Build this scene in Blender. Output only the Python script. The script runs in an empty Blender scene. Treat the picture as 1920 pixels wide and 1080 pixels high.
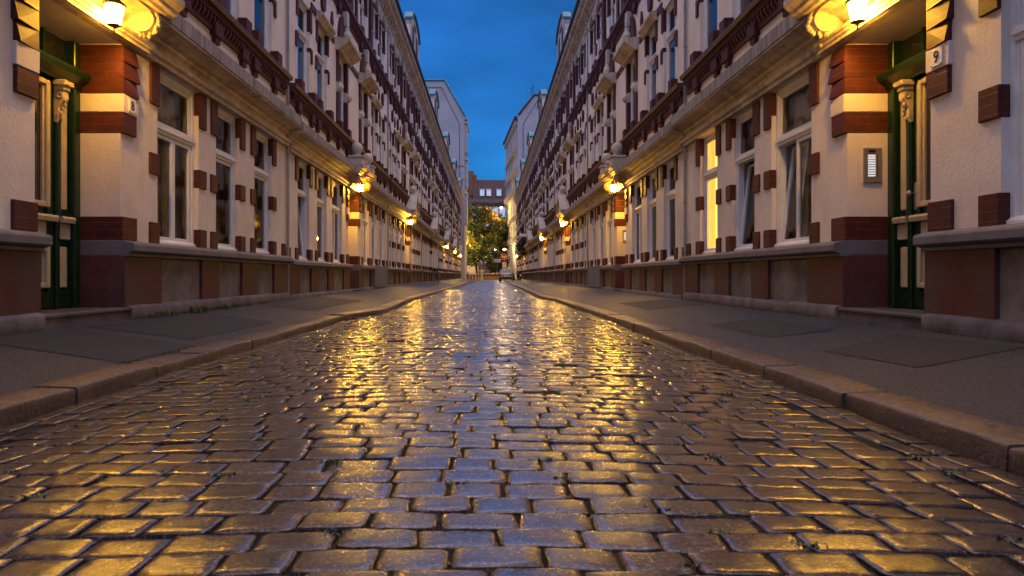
import bpy, math, random
import numpy as np
from mathutils import Vector, Matrix
R = math.radians
sc = bpy.context.scene
random.seed(5); rng = np.random.default_rng(5)

# ------------------------------------------------------------------ camera
F, VX, VY, CAMZ = 1300.0, 917.0, 516.0, 0.70
cam_d = bpy.data.cameras.new("camera"); cam = bpy.data.objects.new("camera", cam_d)
sc.collection.objects.link(cam); sc.camera = cam
cam.location = (0, 0, CAMZ); cam.rotation_euler = (R(90), 0, 0)
cam_d.sensor_width = 36; cam_d.lens = F / 1920 * 36
cam_d.shift_x = (960 - VX) / 1920; cam_d.shift_y = (VY - 540) / 1920
cam_d.clip_start = 0.05; cam_d.clip_end = 4000
# ------------------------------------------------------------------ world
w = bpy.data.worlds.new("World"); sc.world = w; w.use_nodes = True
wn = w.node_tree; wn.nodes.clear()
sky = wn.nodes.new("ShaderNodeTexSky"); sky.sky_type = 'NISHITA'; sky.sun_disc = False
SUN_EL, SUN_ROT = R(4.0), R(180)
sky.sun_elevation = SUN_EL; sky.sun_rotation = SUN_ROT; sky.ozone_density = 7.5; sky.dust_density = 0.3
sky.air_density = 1.0
hs = wn.nodes.new("ShaderNodeHueSaturation"); hs.inputs['Saturation'].default_value = .97; hs.inputs['Value'].default_value = .53
tcw = wn.nodes.new("ShaderNodeTexCoord")
cl = wn.nodes.new("ShaderNodeTexNoise"); cl.inputs['Scale'].default_value = 4.5; cl.inputs['Detail'].default_value = 5
clm = wn.nodes.new("ShaderNodeMapping"); clm.inputs['Scale'].default_value = (1, 1, 3)
clr = wn.nodes.new("ShaderNodeMapRange"); clr.inputs[1].default_value = .3; clr.inputs[2].default_value = .75
clr.inputs[3].default_value = .62; clr.inputs[4].default_value = 1.55
mulw = wn.nodes.new("ShaderNodeVectorMath"); mulw.operation = 'MULTIPLY'
bg = wn.nodes.new("ShaderNodeBackground"); bg.inputs[1].default_value = 0.11
wo = wn.nodes.new("ShaderNodeOutputWorld")
L = wn.links.new
L(sky.outputs[0], hs.inputs['Color']); L(hs.outputs[0], mulw.inputs[0])
L(tcw.outputs['Generated'], clm.inputs[0]); L(clm.outputs[0], cl.inputs['Vector']); L(cl.outputs['Fac'], clr.inputs[0])
addw = wn.nodes.new('ShaderNodeVectorMath'); addw.operation = 'ADD'; sz = wn.nodes.new('ShaderNodeSeparateXYZ'); zr = wn.nodes.new('ShaderNodeMapRange'); zr.inputs[1].default_value = .37; zr.inputs[2].default_value = .54; zm = wn.nodes.new('ShaderNodeMix'); zm.data_type = 'RGBA'
zm.inputs[6].default_value = (.02, .13, .27, 1); zm.inputs[7].default_value = (1.7, 2.5, 5.6, 1)   # sky above the view brightened, added fill for walls and cobbles
L(tcw.outputs['Generated'], sz.inputs[0]); L(sz.outputs[2], zr.inputs[0]); L(zr.outputs[0], zm.inputs[0])
zr2 = wn.nodes.new('ShaderNodeMapRange'); zr2.inputs[1].default_value = .58; zr2.inputs[2].default_value = .86; zm2 = wn.nodes.new('ShaderNodeMix'); zm2.data_type = 'RGBA'; zm2.inputs[7].default_value = (6.8, 5.3, 5.0, 1)
L(sz.outputs[2], zr2.inputs[0]); L(zr2.outputs[0], zm2.inputs[0]); L(zm.outputs[2], zm2.inputs[6]); L(zm2.outputs[2], addw.inputs[1])
L(clr.outputs[0], mulw.inputs[1]); L(mulw.outputs[0], addw.inputs[0]); L(addw.outputs[0], bg.inputs[0]); L(bg.outputs[0], wo.inputs[0])
# the sun is below the horizon: a very weak, soft after-glow lamp stands in the same direction
sd = bpy.data.lights.new("sun", 'SUN'); sd.energy = 0.004; sd.angle = R(20); sd.color = (.6, .75, 1)
so = bpy.data.objects.new("sun", sd); sc.collection.objects.link(so); so.rotation_euler = (R(86), 0, R(0))
sc.view_settings.view_transform = 'Standard'; sc.view_settings.look = 'None'
sc.view_settings.gamma = 1; sc.view_settings.exposure = 1.45
LAMP = 290.0
# ------------------------------------------------------------------ materials
def mat(name, base=(.5, .5, .5), rough=.6, metal=0., spec=.5):
    m = bpy.data.materials.new(name); m.use_nodes = True
    p = m.node_tree.nodes['Principled BSDF']
    p.inputs['Base Color'].default_value = (*base, 1); p.inputs['Roughness'].default_value = rough
    p.inputs['Metallic'].default_value = metal; p.inputs['Specular IOR Level'].default_value = spec
    return m
def nodes(m): return m.node_tree.nodes, m.node_tree.links.new, m.node_tree.nodes['Principled BSDF']
def noise(m, scale, detail=4, vec=None, rough=.55):
    N, l, p = nodes(m); n = N.new("ShaderNodeTexNoise"); n.inputs['Scale'].default_value = scale
    n.inputs['Detail'].default_value = detail; n.inputs['Roughness'].default_value = rough
    if vec is None:
        g = N.new("ShaderNodeNewGeometry"); vec = g.outputs['Position']
    l(vec, n.inputs['Vector']); return n.outputs['Fac']
def mixc(m, fac, a, b, lo=0., hi=1., mode='MIX'):
    N, l, p = nodes(m); mx = N.new("ShaderNodeMix"); mx.data_type = 'RGBA'; mx.blend_type = mode
    r = N.new("ShaderNodeMapRange"); r.inputs[1].default_value = lo; r.inputs[2].default_value = hi
    l(fac, r.inputs[0]); l(r.outputs[0], mx.inputs[0])
    for s, v in ((6, a), (7, b)):
        if isinstance(v, tuple): mx.inputs[s].default_value = (*v, 1)
        else: l(v, mx.inputs[s])
    return mx.outputs[2]
def bump(m, h, strength=.3, dist=.01, prev=None):
    N, l, p = nodes(m); b = N.new("ShaderNodeBump"); b.inputs['Strength'].default_value = strength
    b.inputs['Distance'].default_value = dist; l(h, b.inputs['Height'])
    if prev: l(prev, b.inputs['Normal'])
    l(b.outputs[0], p.inputs['Normal']); return b.outputs[0]
def ramp_rough(m, fac, a, b, lo=.3, hi=.7):
    N, l, p = nodes(m); r = N.new("ShaderNodeMapRange"); r.inputs[1].default_value = lo; r.inputs[2].default_value = hi
    r.inputs[3].default_value = a; r.inputs[4].default_value = b; l(fac, r.inputs[0]); l(r.outputs[0], p.inputs['Roughness'])
def surf(name, base, dark, rough=.7, ns=1.5, b=.3, bd=.006, bs=40, lo=.35, hi=.7, spec=.4, streak=False):
    """weathered surface: big stains + fine grain"""
    m = mat(name, base, rough, spec=spec); N, l, p = nodes(m)
    g = N.new("ShaderNodeNewGeometry"); vec = g.outputs['Position']
    if streak:
        mp = N.new("ShaderNodeMapping"); mp.inputs['Scale'].default_value = (9, 9, .8); l(vec, mp.inputs[0]); v2 = mp.outputs[0]
    else: v2 = vec
    f = noise(m, ns, 7, v2, .65); c = mixc(m, f, dark, base, lo, hi)
    f2 = noise(m, bs, 5, vec, .7)
    l(c, p.inputs['Base Color']); bump(m, f2, b, bd); return m
def brick(name, c1, c2, mortar, rough=.5, dirt=None, strength=.5):
    m = mat(name, c1, max(rough, .62), spec=.28); N, l, p = nodes(m)
    g = N.new("ShaderNodeNewGeometry"); sx = N.new("ShaderNodeSeparateXYZ"); l(g.outputs['Position'], sx.inputs[0])
    ad = N.new("ShaderNodeMath"); l(sx.outputs[0], ad.inputs[0]); l(sx.outputs[1], ad.inputs[1])
    cb = N.new("ShaderNodeCombineXYZ"); l(ad.outputs[0], cb.inputs[0]); l(sx.outputs[2], cb.inputs[1])
    t = N.new("ShaderNodeTexBrick"); l(cb.outputs[0], t.inputs['Vector'])
    t.inputs['Scale'].default_value = 1; t.inputs['Brick Width'].default_value = .25; t.inputs['Row Height'].default_value = .088
    t.inputs['Mortar Size'].default_value = .0035; t.inputs['Mortar Smooth'].default_value = .4
    t.inputs['Color1'].default_value = (*c1, 1); t.inputs['Color2'].default_value = (*c2, 1); t.inputs['Mortar'].default_value = (*mortar, 1)
    n = noise(m, 6, 6); col = mixc(m, n, t.outputs['Color'], tuple(x * .55 for x in c1), .45, .85)
    if dirt:
        n2 = noise(m, 2.2, 6); col = mixc(m, n2, col, dirt, .40, .72)
    l(col, p.inputs['Base Color'])
    n3 = noise(m, 55, 4); b1 = bump(m, n3, .25, .004)
    inv = N.new("ShaderNodeMath"); inv.operation = 'SUBTRACT'; inv.inputs[0].default_value = 1; l(t.outputs['Fac'], inv.inputs[1])
    bump(m, inv.outputs[0], strength, .008, b1); return m
def emis(name, col, s):
    m = mat(name, col, .5); p = m.node_tree.nodes['Principled BSDF']
    p.inputs['Emission Color'].default_value = (*col, 1); p.inputs['Emission Strength'].default_value = s; return m
M = {}
M['plaster'] = surf('cream_plaster', (.80, .71, .62), (.64, .55, .47), .75, 1.1, .7, .010, 26)
def streaks(m, tone, lo, hi):
    N, l, p = nodes(m); g = N.new("ShaderNodeNewGeometry"); mp = N.new("ShaderNodeMapping"); mp.inputs['Scale'].default_value = (5, 5, .45); l(g.outputs['Position'], mp.inputs[0])
    f = noise(m, 1.6, 6, mp.outputs[0], .6); c = mixc(m, f, p.inputs['Base Color'].links[0].from_socket, tone, lo, hi); l(c, p.inputs['Base Color'])
streaks(M['plaster'], (.50, .42, .35), .56, .95)
M['plaster2'] = surf('cream_moulding_paint', (.64, .53, .40), (.33, .25, .18), .6, 1.6, .3, .004, 40, .33, .62)
streaks(M['plaster2'], (.17, .125, .09), .5, .8)
M['cap'] = surf('cream_cap_stone', (.62, .56, .47), (.42, .37, .31), .65, 2.5, .3, .004, 40)
M['brick'] = brick('red_painted_brick', (.085, .017, .013), (.066, .014, .011), (.13, .042, .03), .42)
M['brick_low'] = brick('plinth_painted_brick', (.125, .032, .024), (.10, .028, .022), (.075, .028, .022), .55, (.085, .055, .045))
M['sill_brick'] = surf('dark_glazed_sill_brick', (.115, .038, .03), (.06, .02, .018), .45, 3, .4, .006, 30)
M['panel'] = surf('stained_render_panel', (.26, .22, .195), (.11, .088, .078), .85, 2.4, .5, .006, 35)
M['ledge'] = surf('grey_painted_ledge', (.17, .155, .17), (.11, .10, .11), .6, 3, .3, .004, 50)
M['fascia'] = surf('weathered_grey_fascia', (.37, .33, .31), (.17, .145, .14), .75, 1.2, .3, .004, 50, .35, .62, streak=True)
M['grey_render'] = surf('plain_grey_render', (.20, .185, .19), (.13, .12, .125), .8, 2, .4, .006, 35)
M['foot'] = surf('concrete_foot', (.19, .155, .15), (.075, .06, .058), .8, 3, .6, .01, 25)
M['step'] = surf('worn_stone_step', (.12, .11, .12), (.06, .055, .06), .45, 3, .4, .006, 40)
M['green'] = surf('green_gloss_door_paint', (.008, .036, .008), (.004, .018, .005), .3, 8, .2, .003, 60, spec=.6)
M['cream'] = surf('cream_door_paint', (.56, .48, .33), (.44, .36, .25), .4, 6, .2, .003, 60)
M['white'] = surf('white_window_paint', (.78, .78, .77), (.64, .63, .62), .4, 5, .1, .002, 60)
M['teal'] = surf('patinated_copper_sheet', (.07, .30, .36), (.04, .17, .22), .45, 3, .2, .004, 30)
M['slate'] = surf('dark_roof_tiles', (.10, .05, .045), (.055, .03, .028), .6, 3, .6, .02, 12)
M['metal'] = mat('dark_iron', (.03, .03, .033), .45, .7)
M['steel'] = mat('brushed_steel', (.45, .42, .40), .35, .8)
M['zinc'] = surf('zinc_downpipe', (.34, .34, .35), (.2, .2, .21), .5, 5, .1, .002, 60)
M['brass'] = surf('patinated_brass', (.30, .15, .05), (.12, .06, .025), .4, 20, .2, .002, 60); nodes(M['brass'])[2].inputs['Metallic'].default_value = .7
M['lamp'] = emis('lit_lantern_glass', (1.0, .50, .045), LAMP); M['lamp_dim'] = emis('dimmed_lit_lantern_glass', (1.0, .50, .045), LAMP * .62)  # nearest lanterns dimmed to lessen the gold on the near cobbles
M['glassd'] = mat('dark_window_glass', (.018, .022, .03), .06, spec=.9)
m = bpy.data.materials.new('clear_window_glass'); m.use_nodes = True; N = m.node_tree.nodes; N.clear(); l = m.node_tree.links.new
o_ = N.new('ShaderNodeOutputMaterial'); mx = N.new('ShaderNodeMixShader'); tr = N.new('ShaderNodeBsdfTransparent'); gl = N.new('ShaderNodeBsdfGlossy'); fr = N.new('ShaderNodeFresnel')
gl.inputs['Roughness'].default_value = .03; tr.inputs[0].default_value = (.9, .92, .9, 1); fr.inputs[0].default_value = 1.5
l(fr.outputs[0], mx.inputs[0]); l(tr.outputs[0], mx.inputs[1]); l(gl.outputs[0], mx.inputs[2]); l(mx.outputs[0], o_.inputs[0]); M['glass'] = m
M['curtain'] = surf('grey_net_curtain', (.55, .52, .47), (.42, .39, .35), .9, 2, .1, .004, 60)
M['curtain_dark'] = surf('dark_room_blind', (.16, .145, .14), (.05, .045, .045), .9, 1.2, .1, .004, 60)
M['curtain_red'] = surf('rust_red_drape', (.22, .07, .035), (.12, .035, .02), .9, 2, .1, .004, 60)
M['curtain_lit'] = emis('lit_room_curtain', (1.0, .55, .12), .9)
m = surf('granite_kerb', (.11, .066, .050), (.045, .027, .020), .42, 3, .8, .006, 70, spec=.55); M['kerb'] = m
def speckle(m, sc_, dark, lite):
    N, l, p = nodes(m); f = noise(m, sc_, 3, None, .75); old = p.inputs['Base Color'].links[0].from_socket
    c = mixc(m, f, old, lite, .56, .72); c = mixc(m, f, dark, c, .30, .44); l(c, p.inputs['Base Color'])
speckle(m, 60, (.02, .012, .010), (.26, .18, .145)); N, l, p = nodes(m); ramp_rough(m, noise(m, 30, 3), .28, .6, .35, .65)
m = surf('asphalt', (.022, .026, .038), (.011, .013, .020), .75, 1.6, .9, .006, 220, spec=.45); M['asphalt'] = m
speckle(m, 60, (.008, .007, .008), (.11, .12, .15)); g = noise(m, 90, 2); ramp_rough(m, g, .38, .85, .4, .62)
M['patch'] = surf('dark_asphalt_patch', (.012, .013, .019), (.007, .008, .012), .75, 3, 1., .007, 200, spec=.45)
speckle(M['patch'], 60, (.01, .01, .011), (.09, .085, .09))
M['patch2'] = surf('brownish_asphalt_patch', (.028, .028, .036), (.020, .020, .026), .85, 3, .4, .004, 160, spec=.3)
M['paving'] = surf('square_paving', (.10, .085, .07), (.06, .05, .04), .6, 1, .4, .01, 10)
M['rubber'] = mat('black_rubber', (.012, .012, .013), .6)
M['signwhite'] = mat('white_enamel', (.78, .77, .74), .3)
M['signred'] = mat('red_sign_sheet', (.55, .02, .02), .35); M['signblue'] = mat('blue_sign_sheet', (.02, .14, .50), .35)
M['yellow'] = mat('yellow_beacon_plastic', (.62, .60, .10), .4); M['black'] = mat('black_paint', (.01, .01, .01), .4)
M['bark'] = surf('tree_bark', (.07, .05, .035), (.035, .026, .02), .9, 8, .8, .02, 20)
# cobbles
m = mat('cobble_granite', (.1, .07, .055), .4, spec=.6); N, l, p = nodes(m)
at = N.new('ShaderNodeAttribute'); at.attribute_name = 'tone'
g = N.new("ShaderNodeNewGeometry"); pos = g.outputs['Position']
f1 = noise(m, 14, 6, pos, .7); f2 = noise(m, 75, 5, pos, .8); f3 = noise(m, 420, 2, pos, .6)
c = mixc(m, f1, (.016, .0105, .009), (.040, .024, .018), .3, .7)
c = mixc(m, f2, c, (.19, .135, .11), .52, .68); c = mixc(m, f2, (.006, .004, .004), c, .32, .46)
mu = N.new('ShaderNodeMix'); mu.data_type = 'RGBA'; mu.blend_type = 'MULTIPLY'; mu.inputs[0].default_value = 1; l(c, mu.inputs[6]); l(at.outputs['Color'], mu.inputs[7])
l(mu.outputs[2], p.inputs['Base Color']); ramp_rough(m, f2, .35, .55, .35, .65)
b1 = bump(m, f1, .3, .002); b2 = bump(m, f2, .7, .0013, b1); bump(m, f3, .6, .0006, b2)
sn = N.new('ShaderNodeSeparateXYZ'); l(g.outputs['True Normal'], sn.inputs[0]); cw = N.new('ShaderNodeMapRange'); cw.inputs[1].default_value = .80; cw.inputs[2].default_value = .985; l(sn.outputs[2], cw.inputs[0]); l(cw.outputs[0], p.inputs['Coat Weight'])   # trodden tops are polished, the sides are dirty;
p.inputs['Coat Roughness'].default_value = .16; p.inputs['Coat IOR'].default_value = 1.72; p.inputs['Specular IOR Level'].default_value = .15
l(b2, p.inputs['Coat Normal'])
M['cobble'] = m
m = mat('joint_earth', (.02, .016, .012), .95, spec=.2); N, l, p = nodes(m)
f = noise(m, 3.0, 6); c = mixc(m, f, (.016, .012, .010), (.03, .038, .010), .5, .62); l(c, p.inputs['Base Color']); f2 = noise(m, 90, 4); bump(m, f2, 1, .01)
M['joint'] = m
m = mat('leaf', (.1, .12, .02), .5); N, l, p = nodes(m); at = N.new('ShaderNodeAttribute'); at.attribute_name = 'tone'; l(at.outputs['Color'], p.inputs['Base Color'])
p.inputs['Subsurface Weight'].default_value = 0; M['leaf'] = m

# ------------------------------------------------------------------ mesh builder
class MB:
    def __init__(s): s.v = []; s.f = []; s.m = []; s.mats = []; s.cur = 0; s.sm = []; s.pv = []; s.pid = 0; s.lock = False
    def piece(s):
        if not s.lock: s.pid += 1
    def use(s, name):
        if name not in s.mats: s.mats.append(name)
        s.cur = s.mats.index(name); return s
    def add(s, vs, fs, smooth=False):
        o = len(s.v); s.v += [tuple(v) for v in vs]
        for f in fs: s.f.append(tuple(o + i for i in f)); s.m.append(s.cur); s.sm.append(smooth); s.pv.append(s.pid)
    def box(s, x0, x1, y0, y1, z0, z1, c=0):
        s.piece()
        if x1 < x0: x0, x1 = x1, x0
        if y1 < y0: y0, y1 = y1, y0
        if c <= 0:
            vs = [(x, y, z) for z in (z0, z1) for y in (y0, y1) for x in (x0, x1)]
            s.add(vs, [(0, 2, 3, 1), (4, 5, 7, 6), (0, 1, 5, 4), (2, 6, 7, 3), (0, 4, 6, 2), (1, 3, 7, 5)]); return
        X = (x0, x1); Y = (y0, y1); Z = (z0, z1); vs = []; idx = {}
        for i in (0, 1):
            for j in (0, 1):
                for k in (0, 1):
                    sx, sy, sz = (1 - 2 * i) * c, (1 - 2 * j) * c, (1 - 2 * k) * c
                    for ax, d in enumerate(((0, sy, sz), (sx, 0, sz), (sx, sy, 0))):
                        idx[i, j, k, ax] = len(vs); vs.append((X[i] + d[0], Y[j] + d[1], Z[k] + d[2]))
        fs = []
        for i in (0, 1):
            fs.append([idx[i, 0, 0, 0], idx[i, 1, 0, 0], idx[i, 1, 1, 0], idx[i, 0, 1, 0]][::1 if i else -1])
            fs.append([idx[0, i, 0, 1], idx[0, i, 1, 1], idx[1, i, 1, 1], idx[1, i, 0, 1]][::1 if i else -1])
            fs.append([idx[0, 0, i, 2], idx[1, 0, i, 2], idx[1, 1, i, 2], idx[0, 1, i, 2]][::1 if i else -1])
        for a in (0, 1):
            for b in (0, 1):
                r = 1 if a == b else -1
                fs.append([idx[0, a, b, 1], idx[1, a, b, 1], idx[1, a, b, 2], idx[0, a, b, 2]][::r])
                fs.append([idx[a, 0, b, 0], idx[a, 0, b, 2], idx[a, 1, b, 2], idx[a, 1, b, 0]][::1])
                fs.append([idx[a, b, 0, 0], idx[a, b, 1, 0], idx[a, b, 1, 1], idx[a, b, 0, 1]][::r])
        for i in (0, 1):
            for j in (0, 1):
                for k in (0, 1):
                    r = 1 if (i + j + k) % 2 else -1
                    fs.append([idx[i, j, k, 0], idx[i, j, k, 1], idx[i, j, k, 2]][::r])
        s.add(vs, fs)
    def extr(s, prof, u0, u1, axis='x', smooth=False, taper=None):
        """closed profile [(a,b)] extruded along an axis: x -> (u,a,b); y -> (a,u,b)"""
        s.piece(); n = len(prof); vs = []
        for u in (u0, u1):
            for a, b in prof: vs.append((u, a, b) if axis == 'x' else ((a, u, b) if axis == 'y' else (a, b, u)))
        fs = [(i, (i + 1) % n, n + (i + 1) % n, n + i) for i in range(n)]
        s.add(vs, fs, smooth); s.add(vs, [tuple(range(n))[::-1], tuple(range(n, 2 * n))])
    def lathe(s, prof, c, seg=16, smooth=True, axis='z', rot=0):
        s.piece(); vs = []; n = len(prof)
        for i in range(seg):
            a = 2 * math.pi * i / seg + rot; ca, sa = math.cos(a), math.sin(a)
            for r, h in prof:
                p = (r * ca, r * sa, h) if axis == 'z' else ((h, r * ca, r * sa) if axis == 'x' else (r * ca, h, r * sa))
                vs.append((c[0] + p[0], c[1] + p[1], c[2] + p[2]))
        fs = []
        for i in range(seg):
            j = (i + 1) % seg
            for k in range(n - 1): fs.append((i * n + k, j * n + k, j * n + k + 1, i * n + k + 1))
        s.add(vs, fs, smooth)
        s.add([vs[i * n] for i in range(seg)], [tuple(range(seg))]); s.add([vs[i * n + n - 1] for i in range(seg)], [tuple(range(seg))])
    def ball(s, c, r, seg=14, sq=(1, 1, 1)):
        k = 8; vs = []; fs = []
        for a in range(k + 1):
            t = math.pi * a / k
            for i in range(seg):
                p = 2 * math.pi * i / seg
                vs.append((c[0] + r * sq[0] * math.sin(t) * math.cos(p), c[1] + r * sq[1] * math.sin(t) * math.sin(p), c[2] + r * sq[2] * math.cos(t)))
        for a in range(k):
            for i in range(seg): fs.append((a * seg + i, (a + 1) * seg + i, (a + 1) * seg + (i + 1) % seg, a * seg + (i + 1) % seg))
        s.add(vs, fs, True)
    def tube(s, pts, r, seg=8):
        pts = [Vector(p) for p in pts]; rs = r if isinstance(r, (list, tuple)) else [r] * len(pts); vs = []
        up = Vector((0.13, .21, 1)).normalized()
        for i, p in enumerate(pts):
            d = (pts[min(i + 1, len(pts) - 1)] - pts[max(i - 1, 0)]).normalized()
            a = d.cross(up if abs(d.dot(up)) < .95 else Vector((1, 0, 0))).normalized(); b = d.cross(a)
            for k in range(seg):
                t = 2 * math.pi * k / seg; vs.append(p + rs[i] * (math.cos(t) * a + math.sin(t) * b))
        fs = [(i * seg + k, i * seg + (k + 1) % seg, (i + 1) * seg + (k + 1) % seg, (i + 1) * seg + k) for i in range(len(pts) - 1) for k in range(seg)]
        s.add(vs, fs, True); n = len(vs)
        s.add(vs[:seg], [tuple(range(seg))]); s.add(vs[n - seg:], [tuple(range(seg))])
    def torus(s, c, R_, r, axis='x', seg=28, sg=8):
        vs = []; fs = []
        for i in range(seg):
            a = 2 * math.pi * i / seg
            for k in range(sg):
                b = 2 * math.pi * k / sg; q = R_ + r * math.cos(b); h = r * math.sin(b)
                p = (h, q * math.cos(a), q * math.sin(a)) if axis == 'x' else (q * math.cos(a), h, q * math.sin(a))
                vs.append((c[0] + p[0], c[1] + p[1], c[2] + p[2]))
        for i in range(seg):
            for k in range(sg): fs.append((i * sg + k, ((i + 1) % seg) * sg + k, ((i + 1) % seg) * sg + (k + 1) % sg, i * sg + (k + 1) % sg))
        s.add(vs, fs, True)
    def split(s):
        out = []
        for pid in sorted(set(s.pv)):
            mb = MB(); mp = {}
            for f, m_, sm, p in zip(s.f, s.m, s.sm, s.pv):
                if p != pid: continue
                mb.use(s.mats[m_])
                for i in f:
                    if i not in mp: mp[i] = len(mb.v); mb.v.append(s.v[i])
                mb.f.append(tuple(mp[i] for i in f)); mb.m.append(mb.cur); mb.sm.append(sm); mb.pv.append(0)
            out.append(mb)
        return out
    def mesh(s, name):
        me = bpy.data.meshes.new(name); me.from_pydata(s.v, [], s.f)
        for k in s.mats: me.materials.append(M[k])
        me.polygons.foreach_set('material_index', s.m); me.polygons.foreach_set('use_smooth', s.sm)
        import bmesh
        if getattr(s, 'keep', False): me.update(); return me
        b = bmesh.new(); b.from_mesh(me); bmesh.ops.recalc_face_normals(b, faces=b.faces); b.to_mesh(me); b.free()
        me.update(); return me
    def build(s, name, parent=None, loc=None): return link(s.mesh(name), name, parent, loc)
def link(me, name, parent=None, loc=None):
    o = bpy.data.objects.new(name, me); sc.collection.objects.link(o)
    if parent: o.parent = parent
    if loc: o.location = loc
    return o
def tag(o, label=None, cat=None, group=None, kind=None):
    for k, v in (('label', label), ('category', cat), ('group', group), ('kind', kind)):
        if v: o[k] = v
    return o
def empty(name, loc=(0, 0, 0), rz=0):
    o = bpy.data.objects.new(name, None); sc.collection.objects.link(o); o.location = loc; o.rotation_euler = (0, 0, rz); return o
def copy_tree(o, parent=None):
    kids = [c for c in sc.collection.objects if c.parent == o]
    c = o.copy(); sc.collection.objects.link(c); c.parent = parent
    for k in kids: copy_tree(k, c)
    return c

# ------------------------------------------------------------------ street lines
XL, XR = 4.30, 4.18
def KL(y): return np.interp(y, [-12, 3.5, 11.3, 12.0, 13.0, 15, 17.4, 20, 31, 45, 69, 106], [2.45, 2.45, 2.44, 2.36, 2.08, 2.08, 2.18, 2.22, 2.12, 1.98, 1.75, 1.7])
def KR(y): return np.interp(y, [-12, 9, 14, 18, 20, 21.5, 23, 31, 69, 106], [2.02, 2.0, 1.97, 1.9, 1.84, 1.68, 1.64, 1.7, 1.75, 1.7])
def crown(x, y):
    a, b = -KL(y), KR(y); c = (a + b) / 2; h = (b - a) / 2; t = (x - c) / h
    return -.05 * t * t + .006 * np.sin(x * 1.7 + y * .9) + .006 * np.sin(y * 2.1 - x * 1.1) + .004 * np.sin(y * 5.3 + x * 3.1)
YEND = 104.5
# base sheet under the stones
ys = np.concatenate([np.arange(-8, 14, .2), np.arange(14, YEND + 1, 1.0)]); nx = 25
vs = []; 
for y in ys:
    for i in range(nx):
        x = -KL(y) - .05 + (KR(y) + KL(y) + .1) * i / (nx - 1); vs.append((x, y, float(crown(x, y)) - .013))
fs = [(j * nx + i, j * nx + i + 1, (j + 1) * nx + i + 1, (j + 1) * nx + i) for j in range(len(ys) - 1) for i in range(nx - 1)]
me = bpy.data.meshes.new('joint_bed'); me.from_pydata([tuple(map(float, v)) for v in vs], [], fs); me.materials.append(M['joint'])
me.polygons.foreach_set('use_smooth', [True] * len(fs)); tag(link(me, 'joint_bed'), kind='structure')
# stones: list of (cx, cy, hw, hl, rot)
stones = []
y = -6.0; r = 0
while y < YEND:
    p = random.uniform(.134, .160) if random.random() < .9 else random.uniform(.118, .134)
    a, b = -float(KL(y)) + .27, float(KR(y)) - .27
    x = a - random.uniform(0, .24)
    while x < b:
        wd = random.uniform(.175, .245) if random.random() < .8 else random.uniform(.14, .19)
        x0, x1 = max(x, a), min(x + wd, b)
        if x1 - x0 > .07:
            cx = (x0 + x1) / 2; arc = .035 * (cx / 2) ** 2 + .018 * math.sin(cx * 1.9 + y * .35) + .01 * math.sin(cx * 4.1 + y * 1.3)
            slope = .035 * cx / 2 + .034 * math.cos(cx * 1.9 + y * .35)
            stones.append((cx, y + p / 2 + arc + random.gauss(0, .0035), (x1 - x0) / 2 - random.uniform(.003, .008), p / 2 - random.uniform(.0015, .0035), slope + random.gauss(0, .012)))
        x += wd
    y += p
for side in (-1, 1):       # two longitudinal gutter rows
    for q in (0, 1):
        y = -6.0 + q * .1
        while y < YEND:
            ln = random.uniform(.17, .27); k = float(KL(y) if side < 0 else KR(y))
            k2 = float(KL(y + ln) if side < 0 else KR(y + ln))
            cx = side * ((k + k2) / 2 - .07 - q * .13)
            stones.append((cx, y + ln / 2, .058, ln / 2 - .007, -side * (k2 - k) / ln + random.gauss(0, .015))); y += ln
S = np.array(stones)
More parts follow.
